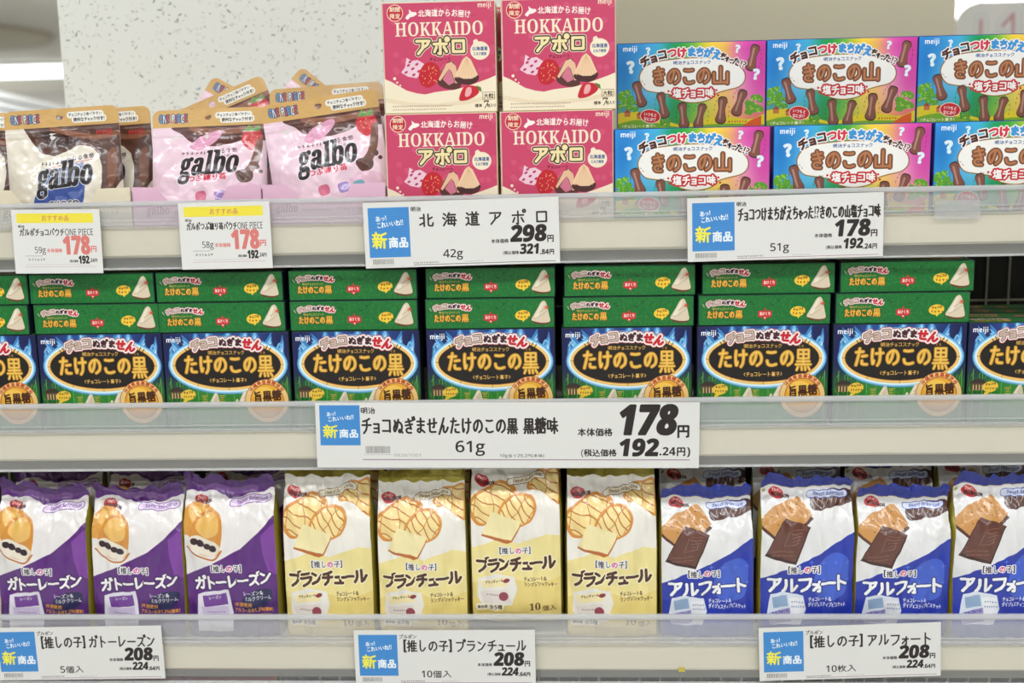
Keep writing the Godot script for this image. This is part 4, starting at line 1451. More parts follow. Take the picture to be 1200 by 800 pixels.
func art_yellow() -> ImageTexture:   # 113 x 200
	begin(113, 200, 4, rgb(244, 238, 226))
	var butter := rgb(244, 226, 152)
	shape([-2,104, 14,98, 30,92, 60,96, 96,84, 116,88, 116,204, -2,204], butter, false)
	shape([-2,150, 40,138, 80,150, 116,140, 116,204, -2,204], rgb(238, 214, 128), false)
	lattice_cookie([72,22, 88,8, 112,4, 114,34, 112,48, 96,34, 78,30], rgb(248, 218, 140), rgb(224, 152, 66), 30)
	lattice_cookie([-4,48, 12,30, 34,20, 54,22, 62,40, 56,58, 30,68, 10,74, 0,64], rgb(250, 222, 150), rgb(222, 146, 60), 20)
	lattice_cookie([34,60, 44,40, 60,31, 76,34, 84,50, 76,68, 58,75, 42,72], rgb(250, 224, 154), rgb(222, 148, 62), 60)
	shape([13,86, 26,56, 64,68, 62,76, 52,95, 46,97], rgb(190, 104, 44), false)
	shape([14,84, 26,55, 64,67, 61,75, 51,93], rgb(250, 234, 176), false)
	maker_mark(4, 12, 21)
	series_mark(50, 19, 42, rgb(120, 78, 30), rgb(250, 240, 214), -7)
	title_line(33, 101, 46, rgb(222, 84, 140))
	var brown := rgb(74, 34, 18)
	var halo := [[1.6, rgb(252, 240, 196)]]
	chars([["ブ", 14, 124, -3], ["ラ", 28.5, 124, -3], ["ン", 42, 123, -3], ["チ", 57, 122.5, -3], ["ュ", 70.5, 122.5, -3], ["ー", 82, 121.5, -3], ["ル", 98, 121, -3]], 19.5, brown, {"w": 0.185, "sx": 0.95, "rings": halo})
	write("チョコレート&", 66, 140, 6.2, brown, {"w": 0.1, "fit": 29.0, "font": sans_bold})
	write("ラングドシャクッキー", 66, 147, 6.2, brown, {"w": 0.1, "fit": 43.0})
	shape([8,142, 30,136, 54,140, 58,156, 50,178, 14,180, 6,166], rgb(240, 234, 224), false)
	shape([10,146, 44,140, 46,152, 14,156], rgb(248, 232, 176), false)
	shape([10,160, 44,156, 50,174, 16,178], rgb(234, 222, 214), false)
	write("ブランチュール", 16, 146, 4.2, brown, {"w": 0.12, "fit": 24.0, "turn": -8})
	oval(44, 145, 4.4, 2.6, rgb(140, 40, 50), -20)
	tiny_lines(18, 163, 18, 2.4, rgb(110, 90, 90), 41)
	oval(40, 166, 6, 6, rgb(150, 60, 80))
	round_rect(4, 176, 36, 8.6, 3.4, rgb(250, 244, 224))
	write("個包装", 6, 178, 5, brown, {"w": 0.1, "fit": 13.0})
	write("全5種", 21, 176.8, 7, brown, {"w": 0.1, "fit": 17.0, "font": sans_bold})
	write("10", 72, 174, 12, brown, {"font": serif_bold, "fit": 15.0})
	write("個入", 89, 177.6, 8.6, brown, {"w": 0.1, "fit": 18.0})
	tiny_lines(6, 187.4, 64, 1.8, rgb(120, 84, 50), 42)
	return finish()

func art_blue() -> ImageTexture:   # 115 x 190
	begin(115, 190, 4, rgb(236, 234, 232))
	var royal := rgb(30, 52, 168)
	shape([-2,116, 24,104, 60,88, 92,68, 118,52, 118,194, -2,194], royal)
	shape([70,96, 90,80, 108,90, 104,130, 84,140, 66,128], rgb(64, 96, 204), true)
	for i in 8:
		var x := 62.0 + (i % 4) * 15
		var y := 92.0 + (i / 4) * 22
		shape([x, y - 4, x + 0.8, y - 0.8, x + 4, y, x + 0.8, y + 0.8, x, y + 4, x - 0.8, y + 0.8, x - 4, y, x - 0.8, y - 0.8], rgb(86, 116, 214))
	rect(0, 0, 115, 1.6, royal)
	rect(0, 1.6, 115, 0.8, rgb(200, 176, 70))
	# biscuit and chocolate bars
	shape([62,16, 76,8, 108,6, 116,10, 112,22, 80,28, 64,28], rgb(84, 46, 36), true)
	for i in 6:
		line([74 + i * 6, 10 + (i % 2) * 2, 70 + i * 6, 22], 0.7, rgb(206, 176, 156))
	var lo := [0,38, 10,30, 40,14, 50,15, 61,30, 60,36, 30,62, 22,64, 1,46]
	shape([-1,42, 10,34, 40,18, 61,34, 60,41, 30,66, 22,68, 0,50], rgb(88, 48, 34), true)
	shape(lo, rgb(208, 150, 84), true)
	for q in [[12, 38], [20, 34], [28, 29], [36, 25], [44, 21], [20, 46], [28, 42], [44, 34], [52, 30], [26, 54], [36, 50]]:
		oval(q[0], q[1], 0.8, 0.8, rgb(112, 66, 30))
	shape([26,42, 34,38, 58,46, 58,52, 44,90, 38,93, 8,86, 7,80], rgb(62, 32, 24), true)
	shape([27,42, 34,39, 57,46, 57,50, 43,87, 37,89, 9,82, 9,78], rgb(104, 62, 50), true)
	for i in 5:
		line([36 + i * 0.6, 50 + i * 5, 52 - i * 1.6, 50 + i * 4], 0.8, rgb(150, 104, 88))
	for i in 40:
		oval(12 + fmod(i * 7.3, 28.0), 74 + fmod(i * 3.7, 10.0) + fmod(i * 7.3, 28.0) * 0.1, 0.7, 0.5, rgb(146, 100, 84))
	line([28, 72, 34, 52, 46, 58, 44, 68, 30, 70], 0.7, rgb(146, 100, 84))
	maker_mark(10, 4, 21)
	series_mark(62, 11, 44, royal, rgb(224, 230, 246), 1)
	title_line(30, 96, 46, rgb(214, 84, 120))
	var white := rgb(248, 248, 246)
	chars([["ア", 17, 121, -3], ["ル", 35.5, 121.5, -3], ["フ", 54.5, 119, -3], ["ォ", 70, 119, -3], ["ー", 83, 117.5, -3], ["ト", 99, 117, -3]], 21.5, white, {"w": 0.17, "rings": [[1.3, rgb(20, 34, 124)]]})
	write("チョコレート&", 58, 135, 6.4, white, {"w": 0.11, "fit": 29.0, "font": sans_bold})
	write("ダイジェスティブビスケット", 58, 142, 6.4, white, {"w": 0.11, "fit": 48.0, "turn": 1})
	shape([12,134, 28,130, 52,134, 56,152, 50,172, 12,172, 8,158], rgb(226, 232, 240), false)
	shape([14,138, 32,134, 34,148, 16,152], rgb(150, 176, 206), false)
	shape([34,138, 52,137, 54,156, 38,160], rgb(244, 244, 246), false)
	shape([10,158, 36,150, 38,168, 12,172], rgb(160, 150, 200), false)
	tiny_lines(38, 142, 14, 2.4, rgb(90, 100, 160), 51)
	tiny_lines(38, 148, 14, 2.4, rgb(90, 100, 160), 52)
	write("アルフォート", 13, 156, 4.6, rgb(60, 50, 140), {"w": 0.13, "fit": 22.0, "turn": -12})
	return finish()

# ---- price tags ----
const INK := Color(0.15, 0.115, 0.105)

func blue_block(x: float, y: float, w: float, h: float) -> void:
	rect(x, y, w, h, rgb(64, 138, 206))
	for i in 20:
		rect(x, y + h * i / 20.0, w, h * 0.02, rgb(70, 143, 209))
	var white := rgb(240, 244, 246)
	write("あっ!", x + w * 0.16, y + h * 0.17, h * 0.115, white, {"w": 0.13, "turn": -6, "font": sans_bold})
	write("これいいね!!", x + w * 0.19, y + h * 0.29, h * 0.13, white, {"w": 0.13, "turn": -6, "fit": w * 0.66, "font": sans_bold})
	write("新", x + w * 0.07, y + h * 0.47, h * 0.36, rgb(248, 236, 74), {"w": 0.12, "fit": w * 0.38})
	write("商品", x + w * 0.47, y + h * 0.585, h * 0.235, white, {"w": 0.14, "fit": w * 0.49})

func price_block(rx: float, y: float, s: float, price: String, tax: String, cents: String, ink: Color, lean: float) -> void:
	# right edge rx, top y, s = height of the big figures
	var n := s * 0.76 * price.length()
	write("円", rx - s * 0.50, y + s * 0.46, s * 0.52, ink, {"w": 0.13})
	write(price, rx - s * 0.52 - n, y - s * 0.24, s * 1.22, ink, {"font": sans_bold, "fit": n, "fat": 0.07, "slant": lean})
	var t := s * 0.62
	var ty := y + s * 1.13
	var m := t * 0.68 * tax.length()
	var tail := s * 0.95
	write(cents + "円", rx - tail, ty + t * 0.40, t * 0.62, INK, {"font": sans_bold, "w": 0.13, "fit": tail, "fat": 0.03})
	write(tax, rx - tail - m, ty - t * 0.24, t * 1.22, INK, {"font": sans_bold, "fit": m, "fat": 0.06, "slant": lean})
	write("本体価格", rx - s * 0.56 - n - s * 1.16, y + s * 0.66, s * 0.29, ink, {"w": 0.11, "fit": s * 1.12})
	write("(税込価格", rx - tail - m - s * 1.06, ty + t * 0.5, s * 0.25, INK, {"w": 0.11, "fit": s * 1.02})

func art_tag_new(w: float, h: float, maker: String, title: String, tfit: float, th: float, tgap: float, amount: String, ax: float, price: String, tax: String, cents: String, ps: float, rule: Color) -> ImageTexture:
	begin(w, h, 4, rgb(228, 226, 220))
	var u := h / 75.0
	blue_block(5.5, 6 * u, 48.5, 57 * u)
	barcode(9, 65 * u, 25, 6 * u, rgb(110, 106, 100))
	tiny_lines(7, 72 * u, 26, 1.3, rgb(150, 146, 140), 3)
	write(maker, 56, 5.6 * u, 6 * u, INK, {"w": 0.11, "fit": 6.0 * u * maker.length()})
	write(title, 57.5 if tgap == 0.0 else 65.0, 12.4 * u, th, INK, {"w": 0.105, "fit": tfit, "gap": tgap, "font": sans_bold})
	price_block(w - 6, 33.5 * u, ps, price, tax, cents, INK, 0.1)
	write(amount, ax, 55 * u, 11 * u, INK, {"w": 0.1, "font": sans, "sx": 1.15, "fat": 0.025})
	tiny_lines(57, 69.2 * u, 30, 2, rgb(90, 86, 82), 8)
	tiny_lines(ax + 26, 69.4 * u, 22, 1.7, rgb(176, 172, 166), 9)
	rect(57, 72.2 * u, w - 62, 0.6, rule)
	return finish()

func art_tag_wide() -> ImageTexture:   # 461 x 81
	begin(461, 81, 4, rgb(228, 226, 220))
	blue_block(5, 3, 49, 50)
	barcode(60, 54, 30, 9, rgb(110, 106, 100))
	tiny_lines(58, 64, 34, 1.4, rgb(150, 146, 140), 3)
	write("明治", 55, 5, 9, INK, {"w": 0.11})
	write("チョコぬぎませんたけのこの黒", 55, 17, 22.5, INK, {"w": 0.105, "fit": 190.0})
	write("黒糖味", 251, 17, 22.5, INK, {"w": 0.105, "fit": 42.0})
	write("61g", 168, 46, 17, INK, {"fit": 37.0, "fat": 0.03})
	write("本体価格", 316, 31, 11, INK, {"w": 0.12, "fit": 42.0})
	write("178", 362, 0, 43, INK, {"font": sans_bold, "fit": 70.0, "fat": 0.08, "slant": 0.16})
	write("円", 433, 26, 18, INK, {"w": 0.14})
	write("(税込価格", 320, 57, 10, INK, {"w": 0.12, "fit": 43.0})
	write("192", 364, 43, 25, INK, {"font": sans_bold, "fit": 48.0, "fat": 0.07, "slant": 0.12})
	write(".24円)", 413, 54, 12.5, INK, {"font": sans_bold, "w": 0.13, "fit": 38.0})
	write("0828/1001", 94, 63, 4.6, rgb(170, 166, 160), {"fit": 34.0})
	write("10g当り29.2円(本体)", 222, 63.4, 4.6, rgb(70, 66, 62), {"fit": 54.0})
	rect(56, 70.5, 394, 0.8, rgb(104, 52, 92))
	return finish()

func art_tag_offer(title: String, amount: String) -> ImageTexture:   # 107 x 77
	begin(107, 77, 5, rgb(230, 228, 222))
	rect(6, 4.5, 93, 11.5, rgb(244, 226, 66))
	write("おすすめ品", 36, 6.4, 7.6, rgb(214, 142, 90), {"w": 0.1, "fit": 34.0})
	write("明治", 7, 18, 4, INK, {"w": 0.11})
	write(title, 8, 22.4, 9.4, INK, {"w": 0.105, "fit": 90.0, "font": sans})
	var soft := rgb(222, 124, 116)
	write("178", 60, 30, 26, soft, {"font": sans_bold, "fit": 33.0, "fat": 0.07})
	write("円", 93, 43, 8.6, soft, {"w": 0.14})
	write("本体価格", 40, 46.4, 5.4, soft, {"w": 0.12, "fit": 19.0})
	write(amount, 25, 44, 9, INK, {"fit": 14.0})
	write("192", 78, 55, 11, INK, {"font": sans_bold, "fit": 13.0, "fat": 0.06})
	write(".24円", 91, 58.6, 5.4, INK, {"font": sans_bold, "fit": 10.0})
	write("(税込価格", 67, 60.4, 3.4, INK, {"fit": 10.5})
	tiny_lines(14, 55, 20, 1.4, rgb(120, 116, 112), 3)
	tiny_lines(17, 58.6, 20, 3, rgb(120, 116, 112), 4)
	tiny_lines(14, 65.4, 78, 1.4, rgb(196, 186, 186), 6)
	rect(13, 68.4, 86, 0.6, rgb(216, 180, 196))
	return finish()

func art_tray(paper: Color, ink: Color) -> ImageTexture:   # 156 x 47
	begin(156, 47, 4, paper)
	write("galbo", 16, 22, 12, ink, {"font": serif_bold, "fit": 28.0, "slant": 0.12})
	tiny_lines(50, 29, 34, 3, ink, 64)
	tiny_lines(94, 28, 46, 3.4, ink, 65)
	return finish()

func art_sign() -> ImageTexture:   # 80 x 36
	begin(80, 36, 6, rgb(206, 203, 196))
	var wine := rgb(178, 140, 140)
	var bars := [[10, 7, 10, 32], [12, 17.5, 16.6, 14.6], [18.6, 9.6, 22.8, 4.8], [22.8, 4.8, 23, 32], [29, 2, 29.3, 32], [36, 10, 46, 10], [41, 10, 41, 32], [52, 6, 52, 32], [58, 12, 66, 8]]
	for q in bars:
		line(q, 5.0, rgb(166, 170, 170))
	for q in bars:
		line(q, 4.2, rgb(212, 210, 204))
	for q in bars:
		line(q, 1.6, wine)
	return finish()

func art_speckle() -> ImageTexture:
	begin(128, 128, 4, rgb(238, 238, 231))
	var r := RandomNumberGenerator.new()
	r.seed = 77
	for i in 900:
		var p := Vector2(r.randf_range(2, 126), r.randf_range(2, 126))
		var t := r.randf()
		var c := rgb(216, 216, 208) if t < 0.55 else (rgb(188, 188, 181) if t < 0.86 else rgb(138, 140, 136))
		var l := r.randf_range(0.4, 2.2) * (1.15 if t > 0.86 else 1.0)
		var d := Vector2.from_angle(r.randf_range(-0.9, 0.9) + (PI * 0.5 if r.randf() < 0.35 else 0.0)) * l
		line([p.x, p.y, p.x + d.x, p.y + d.y], r.randf_range(0.35, 0.95), c)
	return finish()

# ---- hand drawn stroke alphabet on a 20 x 20 grid: kana and kanji ----
var STROKES := {
"あ": [[4,5,16,4.5],[9,1.5,8.6,9,9.5,17],[14,8,11,14,6,17.5,3.5,15,6,11,11,9,16,10.5,17.5,14,15,17.5,11.5,18.5]],
"い": [[4,5,4,11,6,16,8,14.5],[14.5,6,16.5,10,17,13.5]],
"う": [[7,2.5,13,3.5],[5,8,10,6.5,14.5,8,14.5,12,12,16,8,18.5]],
"え": [[8,1.5,13,3],[5,8,14.5,7,14.5,7,4,18,4,18,9,12.5,11,13,11.5,17,17,18]],
"お": [[3,6,12,5],[7.5,2,7.5,15,6,17.5,3.5,15.5,6,12,12,9.5,16,11.5,16.5,15,13,18,10.5,17.5],[14.5,3.5,17.5,6.5]],
"か": [[3,7,11,5.5,13,8,12,14,10,18,7.5,16.5],[8,2,6.5,9,3,18],[15,4.5,18,10]],
"き": [[4,5.5,15,4],[4,9.5,16,8],[9,2,14,13.5],[14,13.5,9,12.5,5,14.5,7,17.5,14,18]],
"く": [[13,2,6,10,6,10,14,18]],
"け": [[4,3,3.5,10,4.5,17,6,14],[8.5,7,17.5,6.5],[13.5,2.5,13.8,9,13,15,10.5,18.5]],
"こ": [[5,4.5,10,5,15,4.5],[4.5,13,6,16.5,11,17.5,16,16.5]],
"さ": [[4,7,16,5],[9,2,14,12.5],[14,12.5,9,11.5,5.5,13.5,7,17,14,18]],
"し": [[6,2,6,13,7.5,17,11,17.5,15.5,13]],
"す": [[2.5,5.5,17.5,5],[11,2,11,9,9.5,12,7.5,10.5,9,8.5,11,9.5,11,13.5,7,18.5]],
"せ": [[2.5,8.5,17.5,7],[13.5,2.5,13.5,11,11.5,12],[6,3.5,6,14,7.5,17,16,17]],
"た": [[3,5.5,12,5],[7.5,2,6,9,3,18],[11,9.5,16.5,9],[10.5,14,11,17,17,17.5]],
"ち": [[3.5,5.5,16,5],[9,2,5.5,11.5,5.5,11.5,10,9,15.5,10,16,14,13,17,7,18]],
"つ": [[2,7.5,9,5,15,5.5,17,9,14,14,8,16]],
"て": [[3,5,17,4,17,4,10,8.5,9.5,14,15.5,18]],
"と": [[7,2.5,8.5,9],[15.5,5.5,8,10,5,13.5,7,17,16,17.5]],
"な": [[3,5.5,10.5,5],[7,2,3,12.5],[13.5,5,17.5,8],[12.5,9,12.5,15.5,10,18,6.5,17,8,14.5,12,15,16.5,18]],
"に": [[4,3.5,3.5,10,4.5,17,6,14.5],[9.5,6.5,16.5,6],[9,14,10.5,16.5,17,16.5]],
"ぬ": [[4.5,4.5,7,14],[11,3.5,8.5,12,4.5,16.5,3,13,6,8,11,6,16,8.5,17,13,14,17.5,11.5,16.5,13,14.5,15.5,15.5,18,18]],
"ね": [[5.5,2,5.5,18.5],[2.5,6.5,7.5,5.5,7.5,5.5,2.5,14.5,2.5,14.5,9,8,13.5,6.5,16.5,9,16.5,15,14,17.5,11.5,16,13.5,14.5,18,17.5]],
"の": [[10.5,4.5,9,11,5.5,16,3,13,4,8,9,4.5,14,5,17,9.5,16,14.5,11.5,17.5]],
"は": [[4,3.5,3.5,10,4.5,17,6,14.5],[9,6.5,17,6],[13.5,2.5,13.5,15,11.5,17.5,9,16,10.5,14,13.5,15,17.5,17.5]],
"ふ": [[8,2.5,12,5],[10.5,7,9,9.5,12,13,11,17.5,7.5,16.5],[5,12,2.5,16.5],[14.5,11,17.5,15.5]],
"へ": [[2,12,7,6,7,6,18,15]],
"ま": [[4,5.5,16,5.5],[4.5,9.5,15.5,9.5],[10,2,10,14.5,8,17.5,4.5,16,6,13.5,10,14,16.5,17.5]],
"め": [[4.5,4.5,7.5,14],[12,3.5,9,12,5,16.5,3,13,6,8,12,6,17,9,16.5,14,12,17.5]],
"も": [[8.5,2,8,14,9.5,17.5,13.5,17.5,15.5,13.5],[4,6.5,13.5,6.5],[4,10.5,13.5,10.5]],
"や": [[2.5,9.5,10,6.5,15,6,17,9,14,11.5,11.5,11],[9.5,2.5,11.5,5],[5.5,4,10,18]],
"よ": [[10,6.5,15.5,5.5],[9.5,2,10,14.5,7.5,17.5,4,16,6,13.5,10.5,14,16,17.5]],
"ら": [[7,2.5,12.5,4.5],[6,6.5,5,13,5,13,10,9.5,15,10.5,15,14.5,11,17.5,6.5,18]],
"り": [[6,3,5.5,9,6.5,11.5,8,8],[13.5,2.5,14.5,9,13,14.5,8.5,18.5]],
"る": [[5,3.5,14,3.5,14,3.5,4.5,12.5,4.5,12.5,10,9,15.5,10.5,16,15,11.5,18,7,17,8,14.5,11.5,16]],
"れ": [[5.5,2,5.5,18.5],[2.5,6.5,7.5,5.5,7.5,5.5,2.5,14.5,2.5,14.5,9,7.5,13,6.5,14,9,13,15,15,17,18,14.5]],
"ろ": [[5,3.5,14,3.5,14,3.5,4.5,12.5,4.5,12.5,10,9,15.5,10.5,16,14,13,17.5,7.5,18]],
"ん": [[10.5,2,3,18,3,18,7.5,10.5,10,11,10,15.5,12,17.5,15,16,17.5,12]],
"ア": [[3,4,17,4,15,8,11.5,10.5],[10,6.5,9.5,12,4.5,18]],
"イ": [[16,2.5,9.5,8.5,3,12],[10.5,8,10.5,18.5]],
"ウ": [[10,2,10,5],[3.5,10,3.5,5.5,16.5,5.5,15.5,12,12,16,7,18.5]],
"エ": [[4,5,16,5],[10,5,10,16],[2.5,16,17.5,16]],
"オ": [[3,6.5,17,6.5],[12.5,2,12.5,18,10,17.5],[12,7,3,16]],
"カ": [[3,6.5,16.5,6.5,15.5,16,14,18,11.5,17],[9.5,2,9,10,3,18]],
"キ": [[3.5,6.5,16.5,5.5],[3,12,17,11],[9,2,11,18.5]],
"ク": [[8.5,2,6.5,6.5,3,10.5],[7.5,5,16,5,14,11.5,10.5,15.5,5,18.5]],
"ケ": [[7,2,5.5,7,2.5,11],[6,6.5,17.5,6.5],[13,6.5,12,13,7,18.5]],
"コ": [[4,4.5,16,4.5,16,17],[3.5,16,16,16]],
"サ": [[2.5,7,17.5,7],[6.5,2.5,6.5,12],[14,2.5,14,10,12,15,7,18.5]],
"シ": [[6,3,9.5,5],[3,8,6.5,10],[4,17.5,10,15,17,6.5]],
"ス": [[4,4.5,15,4.5,13,10,8,15,3,17.5],[11.5,12,17,17.5]],
"セ": [[2.5,9,17,6.5,16,9,13.5,12],[7,3,7,15.5,8.5,17.5,16.5,17.5]],
"タ": [[8.5,2,6.5,6.5,3,10.5],[7.5,5,16,5,14,11.5,10.5,15.5,5,18.5],[6.5,9,13,13]],
"チ": [[15,2.5,10,4.5,4,5.5],[2.5,9.5,17.5,9.5],[10.5,4.5,10.5,11,9,15,5,18.5]],
"ツ": [[4,5.5,5.5,9.5],[9,4.5,10.5,8.5],[16.5,5,15,11,11.5,15.5,7,18.5]],
"テ": [[5,4,15,4],[2.5,9,17.5,9],[10.5,9,10,13.5,6,18.5]],
"ト": [[7,2,7,18.5],[7,8,15,12]],
"ナ": [[2.5,7.5,17.5,7.5],[10.5,2,10.5,9,9,14.5,5,18.5]],
"ハ": [[7,5,6,11,3,16.5],[12.5,5,15,10,17.5,16.5]],
"ヒ": [[4.5,3,4.5,15.5,6,17.5,16.5,17.5],[4.5,10,15.5,7.5]],
"フ": [[3,4.5,16.5,4.5,15,11,11,15.5,5.5,18.5]],
"ホ": [[2.5,7,17.5,7],[10,2,10,18.5,8,18],[5.5,10.5,3,16],[14.5,10.5,17.5,16]],
"ミ": [[5.5,3,15,5.5],[6,8.5,14,10.5],[4.5,14,15.5,17.5]],
"ム": [[9,3,4,16,15,15],[12.5,11,17,18]],
"ヤ": [[2.5,8,16.5,6,15.5,8.5,12.5,11],[6.5,3,9.5,18.5]],
"ユ": [[4.5,5.5,13.5,5.5,12.5,16],[2.5,16,17.5,16]],
"ヨ": [[4,4,15.5,4,15.5,17.5],[4.5,10.5,15.5,10.5],[3.5,16.5,15.5,16.5]],
"ラ": [[4.5,3.5,15.5,3.5],[3,8.5,16.5,8.5,15,13,12,16,6,18.5]],
"リ": [[5,3,5,12],[14.5,2.5,14.5,10,13,15,8,18.5]],
"ル": [[6,3.5,6,10,4.5,14.5,2,17.5],[12,2.5,12,17,15,15,18,10.5]],
"レ": [[5,2.5,5,17.5,11,14.5,16.5,8.5]],
"ロ": [[4,4.5,16,4.5,16,16.5,4,16.5,4,4.5]],
"ン": [[4,4.5,8.5,7],[3.5,17.5,10.5,14.5,17,6.5]],
"ー": [[2.5,10.5,17.5,10.5]],
"【": [[15,1,11.5,1,11.5,19,15,19],[13.5,1.5,12.5,4,12.5,16,13.5,18.5]],
"】": [[5,1,8.5,1,8.5,19,5,19],[6.5,1.5,7.5,4,7.5,16,6.5,18.5]],
"〈": [[13,4,8,10,13,16]],
"〉": [[7,4,12,10,7,16]],
"円": [[3.5,18.5,3.5,3.5,16.5,3.5,16.5,17.5,14.5,18],[3.5,10.5,16.5,10.5],[10,3.5,10,10.5]],
"本": [[2.5,6,17.5,6],[10,2,10,18.5],[9.5,6.5,6,11,2,15],[10.5,6.5,14,11,18,15],[7,14.5,13,14.5]],
"体": [[5.5,2,4,6,1.5,10],[4,7,4,18.5],[7,6,18.5,6],[12.5,2,12.5,18.5],[12,6.5,10,11,7,15],[13,6.5,15,11,18.5,15],[10,14.5,15.5,14.5]],
"価": [[5.5,2,4,6,1.5,10],[4,7,4,18.5],[7,4,18.5,4],[8,8,18,8,18,17.5,8,17.5,8,8],[11,4,11,17.5],[15,4,15,17.5]],
"格": [[1.5,7,8.5,7],[5,2,5,18.5],[5,8,1.5,14],[5.5,9,8.5,12],[12,2,10.5,5,8.5,7.5],[11.5,4.5,16.5,4.5,13,9,8,12],[11,6.5,18.5,12],[10.5,12,16.5,12,16.5,17.5,10.5,17.5,10.5,12]],
"税": [[8,2.5,2.5,4],[1.5,8,9,8],[5.3,3.5,5.3,18.5],[5,8.5,1.5,14],[6,10,8.5,12.5],[11,2,12.5,5],[17,2,15.5,5],[11,6,17.5,6,17.5,11,11,11,11,6],[12.5,11,12,15,9,18.5],[15.5,11,15.5,17,18.5,17,18.5,15]],
"込": [[3,2.5,5.5,5],[2,9,5.5,9,5.5,14.5,2,18],[5,15.5,9,18,18.5,18],[11,4,13,4,14,9,18,13.5],[13,6,11.5,10,8,13.5]],
"新": [[5.5,1.5,5.5,4],[1.5,4,9.5,4],[3.5,5.5,4.5,8],[8,5.5,7,8],[1,8.5,10,8.5],[1.5,11.5,9.5,11.5],[5.5,8.5,5.5,18.5],[5,12,1.5,16.5],[6,12.5,9,15.5],[18,2.5,12,4.5],[12,4.5,12,11,10.5,18],[12,9,18.5,9],[15.5,9,15.5,18.5]],
"商": [[10,1.5,10,4],[2,4,18,4],[7,5,7.8,7.5],[13,5,12.2,7.5],[3,18.5,3,8,17,8,17,17.5,15.5,18],[8.5,8.5,6.5,11.5],[11.5,8.5,11.5,10.5,14,11],[7,13,13,13,13,16.5,7,16.5,7,13]],
"品": [[6.5,3,13.5,3,13.5,8,6.5,8,6.5,3],[2.5,11,8.5,11,8.5,17.5,2.5,17.5,2.5,11],[11.5,11,17.5,11,17.5,17.5,11.5,17.5,11.5,11]],
"明": [[2,4,8,4,8,15,2,15,2,4],[2,9.5,8,9.5],[11,3,11,10,9,18],[11,3,17.5,3,17.5,17.5,15.5,18],[11,7.5,17.5,7.5],[11,12,17.5,12]],
"治": [[3,3,5.5,5],[2,8,4.5,10],[2.5,18,6,12.5],[12,2.5,9,8.5,17,8],[15,5.5,18,9.5],[9,11.5,17,11.5,17,17.5,9,17.5,9,11.5]],
"北": [[7,3,7,18],[2,7.5,7,7.5],[1.5,16,7,13.5],[12.5,3,12.5,16.5,14,17.5,18,17.5,18.5,14],[12.5,9.5,17.5,7]],
"海": [[3,3,5.5,5],[2,8,4.5,10],[2.5,18,6,12.5],[10,2,7,8],[9.5,4.5,18,4.5],[9.5,7.5,8.5,16,17.5,16],[9.5,7.5,17,7.5,16,18.5],[7,11.5,19,11.5],[13,7.5,12.5,16]],
"道": [[3,3,5.5,5.5],[2,9,5,9,5,15,2,18],[5,16,9,18,18.5,18],[10,2,11,4.5],[15.5,2,14.5,4.5],[7.5,5,18,5],[12.5,5,11.5,7],[9.5,7.5,16,7.5,16,15.5,9.5,15.5,9.5,7.5],[9.5,10,16,10],[9.5,12.7,16,12.7]],
"塩": [[1.5,7,7,7],[4.3,2.5,4.3,14.5],[1.5,15.5,7.5,13.5],[10,2,8,6],[9.5,3.8,18,3.8],[10.5,6,16.5,6,16.5,9.5,10.5,9.5,10.5,6],[9,12,17.5,12,17.5,17.5],[9,12,9,17.5],[11.8,12,11.8,17.5],[14.6,12,14.6,17.5],[7.5,17.8,18.8,17.8]],
"味": [[2,5,7,5,7,13.5,2,13.5,2,5],[9.5,6,17.5,6],[8.5,10,18.5,10],[13.4,2,13.4,18.5],[13,10.5,8.5,16],[14,10.5,18.5,16]],
"黒": [[4,3,16,3,16,9.5,4,9.5,4,3],[4,6.2,16,6.2],[10,3,10,14],[3,11.8,17,11.8],[1.5,14.2,18.5,14.2],[4,16,2.5,18.5],[8,16,8.5,18.5],[12,16,12.5,18.5],[15.5,16,17.5,18.5]],
"糖": [[2,4,3,7],[7,3.5,6,7],[1,8.5,8,8.5],[4.5,2,4.5,18.5],[4.2,9,1.2,14.5],[5,10,7.5,13],[13.5,1.5,13.5,3],[9.5,3.2,18.5,3.2],[9.5,3.2,9.5,11,8,18],[11,6,17,6,17,10.5,11,10.5],[10.5,8.2,18.8,8.2],[13.8,4.5,13.8,12],[11,13,17,13,17,17.8,11,17.8,11,13]],
"推": [[1.5,6.5,7,6.5],[4.5,2,4.5,18,3,17.5],[1.5,12.5,7,11],[11,2,8,9],[9.5,6.5,9.5,18.5],[14.5,2.5,13.5,5.5],[9.5,6,18.5,6],[9.5,10,18,10],[9.5,13.8,18,13.8],[9.5,17.8,19,17.8],[13.8,6,13.8,17.8]],
"子": [[4,3.5,15.5,3.5,10.5,8],[10.5,8,10.5,17.5,8,17.5],[2,10.5,18,10.5]],
"個": [[5,2,3.5,6,1.5,9.5],[3.7,7,3.7,18.5],[7.5,3.5,17.5,3.5,17.5,18,7.5,18,7.5,3.5],[9.5,7.5,15.5,7.5],[12.5,5,12.5,10.5],[10,10.5,15,10.5,15,15,10,15,10,10.5]],
"入": [[6,3,10,3,11,8,18,17.5],[10.5,6,8,12.5,2,17.5]],
"枚": [[1.5,6.5,8,6.5],[4.8,2,4.8,18.5],[4.5,7.5,1.5,13.5],[5.2,9,8,12],[12,2,8.5,9],[11,6,18.5,6],[16,6,14,12,8.5,18],[11,8.5,14,14,18.5,18]],
"当": [[10,2,10,8],[4.5,3.5,6.5,7],[15.5,3.5,13.5,7],[3.5,9,16.5,9,16.5,18,3.5,18],[4,13.3,16,13.3]],
"大": [[2,7,18,7],[10,2,9.5,9,2.5,18],[10.5,8,17.5,18]],
